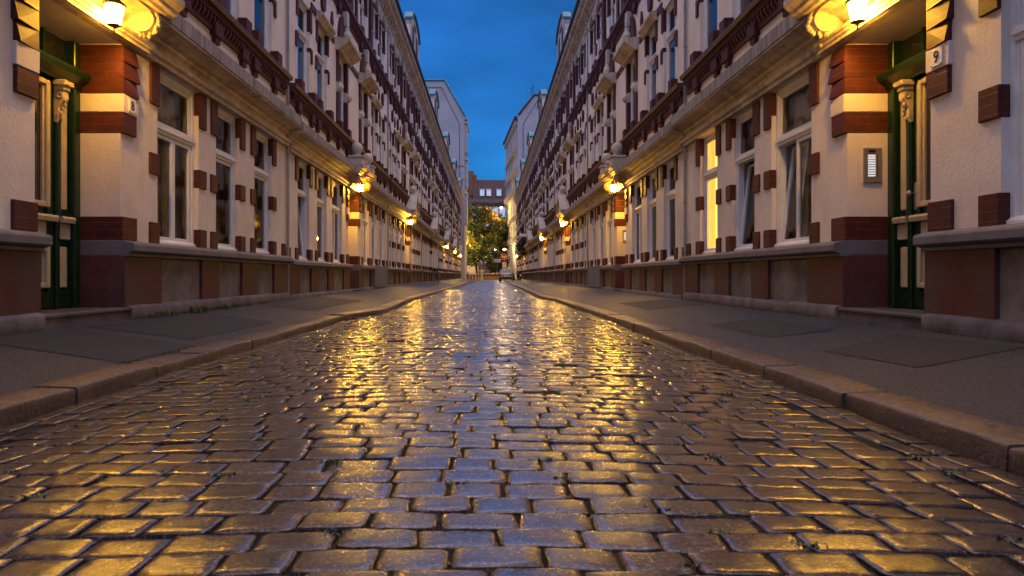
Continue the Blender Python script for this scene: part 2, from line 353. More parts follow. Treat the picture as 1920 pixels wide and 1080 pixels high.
def stone_mesh(S, nu, nv, name, cheap):
    n = len(S)
    # param grid with skirt
    def par(k): 
        t = np.linspace(-1, 1, k); t = np.sign(t) * np.abs(t) ** .5; return t
    su, sv = par(nu), par(nv); U, V = np.meshgrid(su, sv, indexing='ij'); U = U.ravel(); V = V.ravel()
    nexp = 11.0
    mxv = np.maximum(np.abs(U), np.abs(V)); r_ = (np.abs(U) ** nexp + np.abs(V) ** nexp) ** (1 / nexp); f = np.where(r_ > 0, mxv / np.maximum(r_, 1e-6), 1)
    ang = np.arctan2(V, U)
    ph = rng.uniform(0, 6.28, (n, 4)); am = rng.uniform(.0, .05, (n, 2))
    wob = 1 + am[:, :1] * np.sin(2 * ang[None] + ph[:, :1]) + .6 * am[:, 1:] * np.sin(5 * ang[None] + ph[:, 1:2])
    lx = S[:, 2:3] * (U * f)[None] * wob; ly = S[:, 3:4] * (V * f)[None] * (1 + .6 * (wob - 1))
    e = mxv[None]
    dome = rng.uniform(.003, .0065, (n, 1))
    h = rng.normal(0, .0022, (n, 1)); h[rng.random(n) < .012] -= .012
    tx = rng.normal(0, .010, (n, 1)); ty = rng.normal(0, .013, (n, 1))
    lz = -dome * e ** 8.0 + h + tx * lx + ty * ly
    if not cheap: lz = lz + .0018 * np.sin(lx * 60 + ph[:, 2:3]) * np.cos(ly * 75 + ph[:, 3:4]) + rng.normal(0, .0005, lz.shape)
    c, s_ = np.cos(S[:, 4:5]), np.sin(S[:, 4:5])
    X = S[:, 0:1] + c * lx - s_ * ly; Y = S[:, 1:2] + s_ * lx + c * ly
    Z = crown(X, Y) + lz
    g = nu * nv
    # border loop for skirt
    bi = [i * nv for i in range(nu)] + [(nu - 1) * nv + j for j in range(1, nv)] + [i * nv + nv - 1 for i in range(nu - 2, -1, -1)] + [j for j in range(nv - 2, 0, -1)]
    nb = len(bi)
    cx, cy = S[:, 0:1], S[:, 1:2]
    XB1 = cx + (X[:, bi] - cx) * 1.0; YB1 = cy + (Y[:, bi] - cy) * 1.0
    ex = .0015
    dx = X[:, bi] - cx; dy = Y[:, bi] - cy; dl = np.sqrt(dx * dx + dy * dy)
    XA = X[:, bi] + dx / dl * ex; YA = Y[:, bi] + dy / dl * ex; ZA = Z[:, bi] - .004; ZB = Z[:, bi] - .05
    P = np.concatenate([np.stack([X, Y, Z], -1), np.stack([XA, YA, ZA], -1), np.stack([XA, YA, ZB], -1)], 1)
    tot = g + 2 * nb
    q = [(i * nv + j, (i + 1) * nv + j, (i + 1) * nv + j + 1, i * nv + j + 1) for i in range(nu - 1) for j in range(nv - 1)]
    for k in range(nb):
        k2 = (k + 1) % nb; q.append((bi[k], g + k, g + k2, bi[k2])[::1]); q.append((g + k, g + nb + k, g + nb + k2, g + k2))
    q = np.array(q); FQ = (q[None] + (np.arange(n) * tot)[:, None, None]).reshape(-1, 4)
    me = bpy.data.meshes.new(name); me.vertices.add(n * tot); me.vertices.foreach_set('co', P.reshape(-1).astype(np.float32))
    nf = len(FQ); me.loops.add(nf * 4); me.loops.foreach_set('vertex_index', FQ.ravel().astype(np.int32))
    me.polygons.add(nf); me.polygons.foreach_set('loop_start', (np.arange(nf) * 4).astype(np.int32))
    me.polygons.foreach_set('use_smooth', np.ones(nf, bool)); me.update(calc_edges=True); me.validate()
    t = np.clip(rng.normal(1, .2, (n, 1)), .5, 1.6); tint = rng.normal(0, .04, (n, 3))
    col = np.ones((n, tot, 4), np.float32); col[:, :, :3] = (t + tint)[:, None, :]
    ca = me.color_attributes.new('tone', 'FLOAT_COLOR', 'POINT'); ca.data.foreach_set('color', col.reshape(-1))
    me.materials.append(M['cobble']); return link(me, name)
near = (S[:, 1] > .9) & (S[:, 1] < 9); mid = (S[:, 1] >= 9) & (S[:, 1] < 34)
far = (S[:, 1] >= 34) | (S[:, 1] <= .9)
road = stone_mesh(S[near], 11, 8, 'cobbled_road', False); tag(road, kind='structure')
o = stone_mesh(S[mid], 6, 5, 'cobbled_road_middle', True); tag(o, kind='structure')
o = stone_mesh(S[far], 4, 3, 'cobbled_road_distance', True); tag(o, kind='structure')

# kerbs
def kerb(side, fn, name, offs):
    mb = MB().use('kerb'); y = -6 + offs; i = 0
    while y < YEND:
        ln = random.uniform(.85, 1.25) if y < 30 else 2.0
        y1 = min(y + ln, YEND + .5); gp = .011; yy0, yy1 = y + gp, y1 - gp; dzr = random.gauss(0, .004); dxr = random.gauss(0, .004)
        nseg = 6 if y < 25 else 2; prof_n = None; rows = []
        for k in range(nseg + 1):
            t = k / nseg; yy = yy0 + (yy1 - yy0) * t; kx = float(fn(yy)) + dxr; z = .038 + dzr + .004 * math.sin(yy * 3)
            ch = .006 if 0 < k < nseg else 0; z -= 0 if 0 < k < nseg else .006
            n1 = random.gauss(0, .0022); n2 = random.gauss(0, .0022)
            pr = [(kx - .004, -.14), (kx + n1, z - .045), (kx + .001 + n2, z - .014), (kx + .006 + n1, z - .004), (kx + .016, z + n2 * .5), (kx + .14, z + .004 + n1 * .4), (kx + .255, z + .006), (kx + .265, z - .002), (kx + .268, -.14)]
            rows.append([(side * a, yy, b) for a, b in pr])
        n = 9; vs = [v for rr in rows for v in rr]
        fs = [(k * n + j, k * n + j + 1, (k + 1) * n + j + 1, (k + 1) * n + j) for k in range(nseg) for j in range(n - 1)]
        mb.add(vs, fs, True); mb.add(vs, [tuple(range(n)), tuple(range(nseg * n, nseg * n + n))]); y = y1; i += 1
    return tag(mb.build(name), kind='structure')
kerb(-1, KL, 'kerb_left', .35); kerb(1, KR, 'kerb_right', .8)
# pavements
def pave_z(side, x, y):
    k = (KL(y) if side < 0 else KR(y)) + .266; f = (XL if side < 0 else XR) + .2
    t = np.clip((abs(x) - k) / (f - k), 0, 1); base = np.interp(y, [0, 16, 24, 100], [.205, .205, .235, .22])
    return float(.036 + (base - .036) * t + .004 * math.sin(y * 1.3 + x) * math.sin(math.pi * t))
def pave(side, name):
    ys = np.concatenate([np.arange(-8, 20, .4), np.arange(20, YEND + 1, 1.5)]); n = 12; vs = []
    for y in ys:
        k = float((KL(y) if side < 0 else KR(y))) + .262; f = (XL if side < 0 else XR) + .2
        for i in range(n):
            x = k + (f - k) * i / (n - 1); vs.append((side * x, float(y), pave_z(side, x, y)))
    fs = [(j * n + i, j * n + i + 1, (j + 1) * n + i + 1, (j + 1) * n + i) for j in range(len(ys) - 1) for i in range(n - 1)]
    if side < 0: fs = [f[::-1] for f in fs]
    me = bpy.data.meshes.new(name); me.from_pydata(vs, [], fs); me.materials.append(M['asphalt'])
    me.polygons.foreach_set('use_smooth', [True] * len(fs)); return tag(link(me, name), kind='structure')
pave(-1, 'pavement_left'); pave(1, 'pavement_right')
def pix(px, py, z):  # ground point seen at photo pixel at height z
    d = F * (CAMZ - z) / (py - VY); return ((px - VX) * d / F, d)
def patch(side, pts, mname, name):
    """polygon sheet 4 mm proud, following the pavement slope; pts in (x,y)"""
    (a, b, c, d) = pts; nu, nv = 14, 8; vs = []
    for i in range(nu):
        for j in range(nv):
            s, t = i / (nu - 1), j / (nv - 1)
            x = (a[0] * (1 - s) + b[0] * s) * (1 - t) + (d[0] * (1 - s) + c[0] * s) * t
            y = (a[1] * (1 - s) + b[1] * s) * (1 - t) + (d[1] * (1 - s) + c[1] * s) * t
            if i in (0, nu - 1): y += random.gauss(0, .006)
            vs.append((x, y, pave_z(side, abs(x), y) + .0045))
    fs = [(i * nv + j, (i + 1) * nv + j, (i + 1) * nv + j + 1, i * nv + j + 1) for i in range(nu - 1) for j in range(nv - 1)]
    mb = MB().use(mname); mb.add(vs, fs); o = mb.build(name); tag(o, kind='structure')
    if o.data.polygons[0].normal.z < 0: o.data.flip_normals()
# left: brownish cross strips, dark patches
patch(-1, [(-4.15, 5.6), (-4.15, 6.9), (-2.75, 6.5), (-2.75, 5.2)], 'patch2', 'asphalt_patch_brown')
patch(-1, [(-4.12, 7.1), (-4.1, 9.9), (-2.95, 9.5), (-2.95, 6.9)], 'patch', 'asphalt_patch_dark')
patch(-1, [(-4.1, 12.2), (-4.1, 17), (-3.0, 16.6), (-3.0, 12.0)], 'patch', 'asphalt_patch_dark')
patch(1, [(3.95, 5.1), (3.75, 6.4), (2.75, 5.7), (2.85, 4.6)][::1], 'patch', 'asphalt_patch_dark')
patch(1, [(3.55, 7.1), (3.5, 9.0), (2.75, 8.7), (2.8, 6.9)], 'patch', 'asphalt_patch_dark')
patch(1, [(3.9, 12.5), (3.9, 15.5), (2.8, 15.2), (2.8, 12.2)], 'patch', 'asphalt_patch_dark')
# ground beyond: one sheet to the horizon and the square
mb = MB().use('paving'); mb.add([(-1500, -1500, -.3), (1500, -1500, -.3), (1500, 1500, -.3), (-1500, 1500, -.3)], [(0, 1, 2, 3)]); tag(mb.build('ground'), kind='structure')
mb = MB().use('paving'); mb.box(-60, 60, YEND + .5, 158, -.28, -.06); tag(mb.build('cross_street'), kind='structure')

# ------------------------------------------------------------------ terraced house (local: x = along facade, y = out of the wall, z up)
HW = 7.3                      # half width
GW = [(1.66, 2.93), (3.58, 4.60), (5.36, 6.37)]      # ground windows (mirrored)
UW = [(1.18, 2.22), (3.58, 4.60), (5.36, 6.37)]
G0, G1, S1a, S1b, S2a, S2b, ZC = 1.09, 3.40, 4.87, 7.10, 8.74, 10.70, 11.15
def mir(l): return sorted([(-b, -a) for a, b in l] + list(l))
def wallgrid(mb, ops, u0, u1, z0, z1, depth_of):
    us = sorted({u0, u1, *[x for o in ops for x in (o[0], o[1])]}); zs = sorted({z0, z1, *[x for o in ops for x in (o[2], o[3])]})
    inside = lambda a, b: any(o[0] - 1e-6 < a < o[1] + 1e-6 and o[2] - 1e-6 < b < o[3] + 1e-6 for o in ops)
    for i in range(len(us) - 1):
        for j in range(len(zs) - 1):
            if not inside((us[i] + us[i + 1]) / 2, (zs[j] + zs[j + 1]) / 2):
                mb.add([(us[i], 0, zs[j]), (us[i + 1], 0, zs[j]), (us[i + 1], 0, zs[j + 1]), (us[i], 0, zs[j + 1])], [(3, 2, 1, 0)])
    for o in ops:
        a, b, c, d = o; e = depth_of(o)
        mb.add([(a, 0, c), (b, 0, c), (b, 0, d), (a, 0, d), (a, e, c), (b, e, c), (b, e, d), (a, e, d)],
               [(0, 4, 5, 1), (1, 5, 6, 2), (2, 6, 7, 3), (3, 7, 4, 0)])
def m_wall():
    mb = MB().use('plaster')
    ops = [(a, b, G0, G1) for a, b in mir(GW)] + [(-.76, .76, .30, G1)] + [(a, b, S1a, S1b) for a, b in mir(UW)] + [(a, b, S2a, S2b) for a, b in mir(UW)]
    wallgrid(mb, ops, -HW, HW, .1, ZC, lambda o: -.60 if o[0] == -.76 else (-.30 if o[2] == G0 else -.26))
    # side and back walls
    mb.add([(-HW, 0, .1), (-HW, -9, .1), (-HW, -9, 12), (-HW, 0, 12), (HW, 0, .1), (HW, -9, .1), (HW, -9, 12), (HW, 0, 12)], [(0, 1, 2, 3), (7, 6, 5, 4), (1, 5, 6, 2)])
    return mb
def m_mould(segs, prof):
    mb = MB().use('plaster2')
    return mb
COR = [(0, 3.40), (.10, 3.40), (.10, 3.455), (.135, 3.47), (.15, 3.50), (.15, 3.525), (.075, 3.545), (.06, 3.57), (.03, 3.58), (.03, 3.66), (.07, 3.69), (.085, 3.72), (.15, 3.745), (.20, 3.775), (.28, 3.795), (.335, 3.80), (.335, 3.83), (0, 3.83)]
def m_cornice():
    mb = MB().use('plaster2'); mb.extr(COR, -HW + .06, HW - .06)
    mb.use('fascia'); mb.extr([(0, 3.833), (.35, 3.833), (.355, 4.02), (.34, 4.035), (0, 4.13)], -HW + .045, HW - .045); return mb
ECO = [(0, ZC), (.06, ZC), (.06, ZC + .16), (.12, ZC + .20), (.12, ZC + .34), (.20, ZC + .40), (.30, ZC + .47), (.32, ZC + .60), (.42, ZC + .66), (.46, ZC + .74), (.46, ZC + .84), (.1, ZC + .90), (0, ZC + .90)]
def m_eaves():
    mb = MB().use('plaster2'); mb.extr(ECO, -HW, HW)
    for i in range(24):
        u = -HW + .3 + i * .61; mb.box(u - .05, u + .05, .04, .19, ZC + .24, ZC + .38)
    return mb
def m_roof():
    mb = MB().use('slate'); mb.extr([(.30, ZC + .905), (-1.4, ZC + 3.0), (-8.0, ZC + 3.4), (-9.0, ZC + .905)], -HW, HW)
    mb.use('metal'); mb.extr([(.44, ZC + .86), (.54, ZC + .86), (.56, ZC + .95), (.44, ZC + .93)], -HW, HW); return mb
def m_gable():
    z = ZC + .9; mb = MB().use('plaster2'); pts = []
    def side(sg):
        p = [(3.3, z), (3.25, z + .06), (2.75, z + .20), (2.4, z + .45), (2.15, z + .85), (2.05, z + 1.15), (2.0, z + 1.2), (2.0, z + 1.55)]
        return [(sg * a, b) for a, b in p]
    prof = side(1) + [(1.7, z + 1.85), (.9, z + 2.1), (0, z + 2.2), (-.9, z + 2.1), (-1.7, z + 1.85)] + side(-1)[::-1]
    n = len(prof); vs = [(a, .40, b) for a, b in prof] + [(a, .16, b) for a, b in prof]
    mb.add(vs, [tuple(range(n)), tuple(range(2 * n - 1, n - 1, -1))] + [(i, (i + 1) % n, n + (i + 1) % n, n + i) for i in range(n)])
    # copper cap following the outline and barrel roof behind
    mb.use('teal'); top = [(2.06, z + 1.50), (2.06, z + 1.58), (1.74, z + 1.92), (.92, z + 2.17), (0, z + 2.27), (-.92, z + 2.17), (-1.74, z + 1.92), (-2.06, z + 1.58), (-2.06, z + 1.50), (-1.9, z + 1.50), (-1.6, z + 1.84), (-.9, z + 2.09), (0, z + 2.19), (.9, z + 2.09), (1.6, z + 1.84), (1.9, z + 1.50)]
    mb.extr([(a, b) for a, b in top], .10, .50, axis='y')
    bar = [(1.7, z - .3), (1.7, z + 1.5)] + [(1.7 * math.cos(t), z + 1.5 + .55 * math.sin(t)) for t in np.linspace(.3, math.pi - .3, 9)] + [(-1.7, z + 1.5), (-1.7, z - .3)]
    mb.extr(bar, -3.2, .12, axis='y')
    mb.use('brick'); mb.box(-1.2, -.5, .38, .42, z + .3, z + 1.4); mb.box(.5, 1.2, .38, .42, z + .3, z + 1.4); mb.box(-.45, .45, .38, .425, z + 1.55, z + 1.75)
    return mb
def m_dormer():
    z = ZC + .9; mb = MB().use('teal')
    mb.box(-.45, .45, -1.2, .05, z - .1, z + .75); mb.extr([(-.6, z + .75), (.6, z + .75), (.35, z + 1.0), (0, z + 1.15), (-.35, z + 1.0)], -1.3, .14, axis='y')
    mb.lathe([(.05, 0), (.09, .08), (.03, .16), (.05, .22), (.01, .42)], (0, .02, z + 1.12), 8)
    mb.use('glassd'); mb.box(-.28, .28, .04, .06, z + .05, z + .65); return mb
def pieces_wrap(mb, a, b, za, zb, wd, pr=.03, inn=.14, inner_from=None):
    """brick blocks on both jambs of opening a..b, wrapping round the corner"""
    for e, s in ((a, -1), (b, 1)):
        mb.box(e - s * .006, e + s * wd, -.002 if inner_from else -inn, pr, za, zb, .006)
        if inner_from: mb.box(e - s * .005, e + s * .10, -inn, 0.0, inner_from, zb - .002)
def m_quoins_g(midblocks):
    mb = MB().use('brick')
    for a, b in mir(GW):
        pieces_wrap(mb, a, b, 1.085, 1.375, .23); 
        if midblocks: pieces_wrap(mb, a, b, 1.99, 2.26, .23)
        pieces_wrap(mb, a, b, 2.88, 3.398, .22, .035, .14, 3.06)
    # pier end blocks beside the boundary
    for s in (-1, 1): mb.box(s * (HW - .06), s * (HW - .30), 0, .03, 1.085, 1.36, .006)
    return mb
def m_quoins_door():
    mb = MB().use('brick')
    for s in (-1, 1):
        e = s * .76; q = lambda z0, z1, w=.34, pr=.03, c=.006: mb.box(e - s * .007, e + s * w, -.585, pr, z0, z1, c)
        q(1.112, 1.385, .33)
        q(2.36, 2.60, .30, .04)
        # rusticated wedge courses
        for i, z in enumerate((2.82, 3.01, 3.20)):
            x0, x1 = e - s * .007, e + s * (.30 + .03 * (i % 2)); zt = z + .186
            vs = [(x0, -.585, z), (x1, -.1, z), (x1, .072, z), (x0, .04, z), (x0, -.585, zt), (x1, -.1, zt), (x1, .03, zt), (x0, .036, zt)]
            mb.add(vs, [(0, 1, 2, 3), (4, 7, 6, 5), (0, 4, 5, 1), (1, 5, 6, 2), (2, 6, 7, 3), (3, 7, 4, 0)])
    mb.use('plaster')
    for s in (-1, 1):
        e = s * .76; mb.box(e - s * .009, e + s * .32, -.585, .045, 2.603, 2.817, .006)
    return mb
def m_plinth():
    mb = MB().use('brick_low')
    edges = [.76] + [x for p in GW for x in p] + [HW]
    for s in (-1, 1):
        for i in range(0, len(edges) - 1, 2): mb.box(s * (edges[i] - (.006 if i == 0 else 0)), s * (edges[i + 1] - (0.03 if i == 6 else 0)), -.585 if i == 0 else -.02, .055, .1, .935)
    mb.use('panel')
    for a, b in mir(GW): mb.box(a, b, -.02, .012, .1, .935)
    return mb
def m_ledge():
    mb = MB().use('ledge'); pr = [(0, .925), (.085, .925), (.09, .955), (.12, .965), (.15, .975), (.165, .99), (.165, 1.055), (.155, 1.075), (.02, 1.11), (0, 1.11)]
    for s in (-1, 1):
        mb.extr(pr, s * .753, s * (HW - .045)); mb.box(s * .753, s * 1.0, -.585, .002, .94, 1.109, .004)
    return mb
def m_foot():
    mb = MB().use('foot')
    for s in (-1, 1):
        mb.piece(); n = 26; u0, u1 = .80, HW - .05; rows = []
        for i in range(n + 1):
            u = s * (u0 + (u1 - u0) * i / n); k = .012 * math.sin(u * 1.3 + 1) + .006 * math.sin(u * 4.1)
            rows += [(u, .0, .05), (u, .12 + k, .05), (u, .115 + k, .30 + k), (u, .10 + k, .325 + k), (u, .05, .345 + k * .5), (u, 0, .345)]
        m_ = 6; fs = [(i * m_ + j, i * m_ + j + 1, (i + 1) * m_ + j + 1, (i + 1) * m_ + j) for i in range(n) for j in range(m_ - 1)]
        mb.add(rows, fs, True); mb.add(rows, [tuple(range(m_)), tuple(range(n * m_, n * m_ + m_))])
    return mb
def m_step():
    mb = MB().use('step'); mb.box(-.86, .86, -.6, .10, .285, .325, .008); mb.use('foot'); mb.box(-.80, .80, -.6, .075, .05, .286); return mb
def m_door_frame():
    mb = MB().use('green'); v = -.60
    for s in (-1, 1): mb.box(s * .64, s * .754, v, v + .14, .325, 3.395, .01)
    mb.box(-.64, .64, v, v + .10, 2.98, 3.04)
    # heavy cornice over the leaves
    mb.extr([(v + .02, 2.86), (v + .16, 2.86), (v + .17, 2.90), (v + .25, 2.95), (v + .27, 3.0), (v + .27, 3.03), (v + .02, 3.05)], -.752, .752)
    for u in (-.22, .22): mb.box(u - .02, u + .02, v, v + .06, 3.04, 3.395)
    mb.use('glassd'); mb.box(-.64, .64, v, v + .02, 3.04, 3.395)
    mb.use('green'); mb.box(-.64, .64, v - .02, v + .01, .325, 2.98); return mb
def m_leaf():
    mb = MB().use('green'); v = -.60; b = .335
    mb.box(-b, b, v + .01, v + .055, .33, 2.86)
    for q in (-1, 1): mb.box(q * b, q * (b - .10), v + .055, v + .09, .34, 2.855, .008)
    mb.box(-b + .1, b - .1, v + .055, v + .095, .34, .52, .01)
    mb.use('cream'); mb.box(-.2, .2, v + .055, v + .10, 1.10, 1.28, .01)
    mb.extr([(v + .05, 1.28), (v + .15, 1.29), (v + .16, 1.335), (v + .14, 1.36), (v + .05, 1.37)], -b + .01, b - .01)
    for z0, z1 in ((1.44, 2.82), (.56, 1.02)):
        for q in (-1, 1): mb.box(q * .235, q * .175, v + .055, v + .125, z0, z1, .012); mb.box(q * .175, q * .15, v + .055, v + .09, z0, z1, .006)
        mb.box(-.175, .175, v + .055, v + .12, z0, z0 + .06, .01); mb.box(-.175, .175, v + .055, v + .12, z1 - .06, z1, .01)
    mb.use('glassd'); mb.box(-.15, .15, v + .055, v + .062, 1.5, 2.76); mb.box(-.15, .15, v + .055, v + .062, .62, .96); return mb
def m_side_leaf(s):
    mb = MB().use('green'); v = -.60; a, b = .405, .64
    mb.box(s * a, s * b, v + .01, v + .06, .33, 2.86); mb.box(s * a, s * b, v + .06, v + .10, .34, .52, .01)
    mb.use('cream'); mb.box(s * (a + .05), s * (b - .05), v + .06, v + .085, 1.44, 2.80, .01); mb.box(s * (a + .05), s * (b - .05), v + .06, v + .085, .56, 1.02, .01)
    mb.box(s * (a + .01), s * (b - .01), v + .06, v + .10, 1.10, 1.28, .01); mb.extr([(v + .05, 1.28), (v + .15, 1.29), (v + .16, 1.335), (v + .14, 1.36), (v + .05, 1.37)], s * (a + .0), s * (b - .005)); return mb
def m_door_post():
    """green cover strip with carved cream console"""
    mb = MB().use('green'); v = -.60; mb.lathe([(.028, 0), (.028, 1.42)], (0, v + .12, 1.4), 8); mb.box(-.035, .035, v + .05, v + .12, .34, 2.86, .008)
    mb.use('cream'); mb.box(-.085, .085, v + .1, v + .25, 2.79, 2.855, .01); mb.box(-.065, .065, v + .1, v + .22, 2.74, 2.79, .01)
    mb.extr([(v + .1, 2.40), (v + .13, 2.39), (v + .15, 2.45), (v + .145, 2.55), (v + .17, 2.60), (v + .205, 2.66), (v + .20, 2.73), (v + .16, 2.75), (v + .1, 2.75)], -.05, .05, smooth=False)
    for x in (-.05, .05): mb.torus((x, v + .165, 2.685), .028, .010, 'x', 14, 6); mb.torus((x, v + .13, 2.47), .018, .008, 'x', 12, 6)
    for i in range(5): mb.ball((random.uniform(-.03, .03), v + .155 + .01 * i, 2.44 + .05 * i), .022, 8, (1, .8, 1.2))
    return mb
def m_handle():
    mb = MB().use('steel'); v = -.60; mb.box(.315, .26, v + .09, v + .10, 1.42, 1.72, .004); mb.lathe([(.008, 0), (.012, .05), (.03, .06), (.034, .075), (.02, .09), (0.001, .092)], (.288, v + .10, 1.60), 12, axis='y'); return mb
SLAB = [(-.02, 3.835), (.40, 3.835), (.42, 3.87), (.46, 3.89), (.47, 3.93), (.52, 3.97), (.55, 4.0), (.55, 4.07), (-.02, 4.10)]
def m_hood(kind):
    mb = MB().use('plaster2')
    # lintel moulding standing proud across the door
    mb.extr([(0, 3.402), (.15, 3.402), (.15, 3.44), (.17, 3.45), (.175, 3.475), (.20, 3.49), (.20, 3.52), (.10, 3.545), (0, 3.55)], -1.17, 1.17)
    mb.extr(SLAB, -1.22, 1.22)
    for s in (-1, 1):   # S-scroll consoles
        u = s * .90; out = [(.03, 3.835)] + [(.21 + .155 * math.cos(t), 3.695 + .138 * math.sin(t)) for t in np.linspace(1.5, -1.25, 14)] + [(.19, 3.56), (.215, 3.535), (.21, 3.50), (.15, 3.48), (.03, 3.49)]
        mb.extr(out, u - .10, u + .10)
        for x in (u - .10, u + .10): mb.torus((x, .22, 3.70), .085, .014, 'x', 24, 6); mb.torus((x, .22, 3.70), .042, .013, 'x', 16, 6); mb.torus((x, .17, 3.52), .024, .01, 'x', 12, 6)
        for i in range(14):
            t = 1.5 - i * .24; mb.ball((u + random.uniform(-.045, .045), .21 + .175 * math.cos(t), 3.695 + .155 * math.sin(t)), random.uniform(.022, .034), 8, (1.5, .8, 1.2))
        for i in range(14): mb.ball((u + s * random.uniform(.08, .20), .10 + random.uniform(-.03, .08), 3.56 + random.uniform(-.10, .10)), random.uniform(.016, .032), 7, (1.1, 1, 1.2))
    mb.use('cap')
    if kind == 0:
        for s in (-1, 1):
            u = s * .93; mb.box(u - .19, u + .19, .05, .50, 4.09, 4.30, .015); mb.box(u - .23, u + .23, .02, .54, 4.30, 4.36, .015)
            mb.lathe([(.12, 0), (.08, .03), (.08, .07), (.14, .1)], (u, .3, 4.36), 14); mb.ball((u, .3, 4.60), .185)
        for i in range(26):
            a = random.uniform(0, math.pi); r_ = random.uniform(.15, .52); mb.ball((r_ * 1.1 * math.cos(a), .26 + random.uniform(-.08, .14), 4.12 + r_ * math.sin(a) * .95), random.uniform(.05, .09), 7, (1.2, .8, 1))
        mb.extr([(-.55, 4.09), (.55, 4.09), (.42, 4.35), (.2, 4.62), (-.2, 4.62), (-.42, 4.35)], .02, .2, axis='y')
    else:
        mb.extr([(-1.2, 4.10), (1.2, 4.10), (.12, 4.92), (-.12, 4.92)], .02, .46, axis='y'); mb.extr([(-1.28, 4.10), (-1.1, 4.10), (0, 4.88), (1.1, 4.10), (1.28, 4.10), (.1, 5.0), (-.1, 5.0)], .0, .56, axis='y')
        mb.lathe([(.13, 0), (.07, .05), (.07, .1), (.13, .13)], (0, .28, 4.98), 14); mb.ball((0, .28, 5.27), .19)
    return mb
def m_apron(z, pitch, off):
    """corbelled brick sill course at height z (top)"""
    mb = MB().use('sill_brick'); mb.extr([(0, z - .10), (.17, z - .10), (.19, z - .06), (.19, z - .015), (.02, z), (0, z)], -HW + .12, HW - .12)
    mb.use('brick'); mb.box(-HW + .12, HW - .12, -.02, .12, z - .19, z - .10); mb.box(-HW + .12, HW - .12, -.02, .045, z - .40, z - .19)
    n = int((2 * HW - .3) / pitch)
    for i in range(n):
        u = -HW + .2 + i * pitch; mb.extr([(0, z - .34), (.05, z - .34), (.105, z - .26), (.105, z - .19), (0, z - .19)], u, u + pitch * .5)
    for a, b in mir(UW):
        for e, s in ((a, -1), (b, 1)):
            c = e + s * .08
            mb.box(c - .16, c + .16, -.02, .10, z - .46, z - .24, .008); mb.box(c - .09, c + .09, -.02, .07, z - .56, z - .44, .008)
            mb.box(c - .14, c + .14, -.02, .15, z - .005, z + .25, .01)
    return mb
def m_quoins_1():
    mb = MB().use('brick')
    for i, (a, b) in enumerate(mir(UW)):
        if i in (2, 3):
            for e, s in ((a, -1), (b, 1)):
                mb.box(e - s * .006, e + s * .24, -.14, .045, S1a, 5.92, .006); mb.box(e - s * .006, e + s * .24, -.14, .045, 6.22, S1b + .02, .006)
        else:
            for e, s in ((a, -1), (b, 1)):
                mb.box(e - s * .006, e + s * .16, -.14, .035, 6.58, 7.16, .006)
                mb.box(e - s * .006, e + s * .22, -.14, .035, 6.10, 6.20, .004); mb.box(e + s * .10, e + s * .22, -.01, .035, 5.86, 6.10, .004)
            c = (a + b) / 2
            mb.extr([(c - .16, 7.62), (c - .2, 7.9), (c - .1, 8.02), (c, 8.06), (c + .1, 8.02), (c + .2, 7.9), (c + .16, 7.62), (c, 7.52)], -.02, .07, axis='y')
    for a, b in ((-3.35, -2.75), (2.75, 3.35), (-.72, .72), (4.72, 5.24), (-5.24, -4.72), (6.5, 7.1), (-7.1, -6.5)): mb.box(a, b, -.02, .035, 7.16, 7.34, .006)
    for c in (-5, 5, -3.05, 3.05): mb.extr([(c, 7.45), (c + .13, 7.7), (c, 7.95), (c - .13, 7.7)], -.02, .05, axis='y')
    return mb
def m_hoods_1():
    """little hoods above the first-floor windows"""
    mb = MB().use('plaster2'); pr = [(0, 7.08), (.12, 7.08), (.16, 7.14), (.26, 7.20), (.34, 7.26), (.42, 7.30), (.42, 7.38), (0, 7.44)]
    for s in (-1, 1):
        c = s * 1.70; mb.extr(pr, c - .86, c + .86)
        mb.use('cap')
        for e in (1.18, 2.22):
            e = s * e; mb.box(e + (.11 if e > c else -.11) - .13, e + (.11 if e > c else -.11) + .13, -.10, .05, 5.922, 6.218, .02); mb.lathe([(.06, 0), (.11, .06), (.12, .13), (.10, .20), (.05, .24)], (e + (.1 if e > c else -.1), .06, 5.95), 12)
        mb.use('plaster2'); c = s * 4.09; mb.extr([(0, 7.08), (.08, 7.08), (.14, 7.16), (.20, 7.22), (.20, 7.28), (0, 7.33)], c - .72, c + .72)
    for s in (-1, 1):
        c = s * 1.70; mb.use('brick')
        arch = [(c + .62 * math.cos(t), 7.42 + .86 * math.sin(t)) for t in np.linspace(0, math.pi, 14)]
        mb.extr(arch, -.02, .09, axis='y')
        mb.use('cap'); mb.box(c - .11, c + .11, 0, .20, 7.98, 8.42, .02); mb.lathe([(.17, 0), (.2, .04), (.08, .1), (.16, .28), (.13, .38), (.06, .44), (.09, .54), (.02, .6)], (c, .14, 7.42), 10)
    return mb
def m_quoins_2():
    mb = MB().use('brick')
    for a, b in mir(UW):
        for e, s in ((a, -1), (b, 1)):
            mb.box(e - s * .006, e + s * .16, -.14, .05, 9.80, 10.74, .006)
        mb.use('cap'); c = (a + b) / 2
        for e in (a - .09, b + .09): mb.extr([(e - .10, 10.742), (e + .10, 10.742), (e + .13, 11.08), (e - .13, 11.08)], -.02, .11, axis='y')
        mb.use('brick'); mb.box(a + .05, b - .05, -.01, .05, 10.78, 10.98, .006)
    for s in (-1, 1):
        mb.box(s * 2.80, s * 3.0, -.02, .11, 8.72, 11.13, .008); mb.box(s * .25, s * .5, -.02, .07, 8.9, 10.9, .006)
        mb.box(s * 4.85, s * 5.1, -.02, .04, 9.3, 9.7, .006)
    return mb
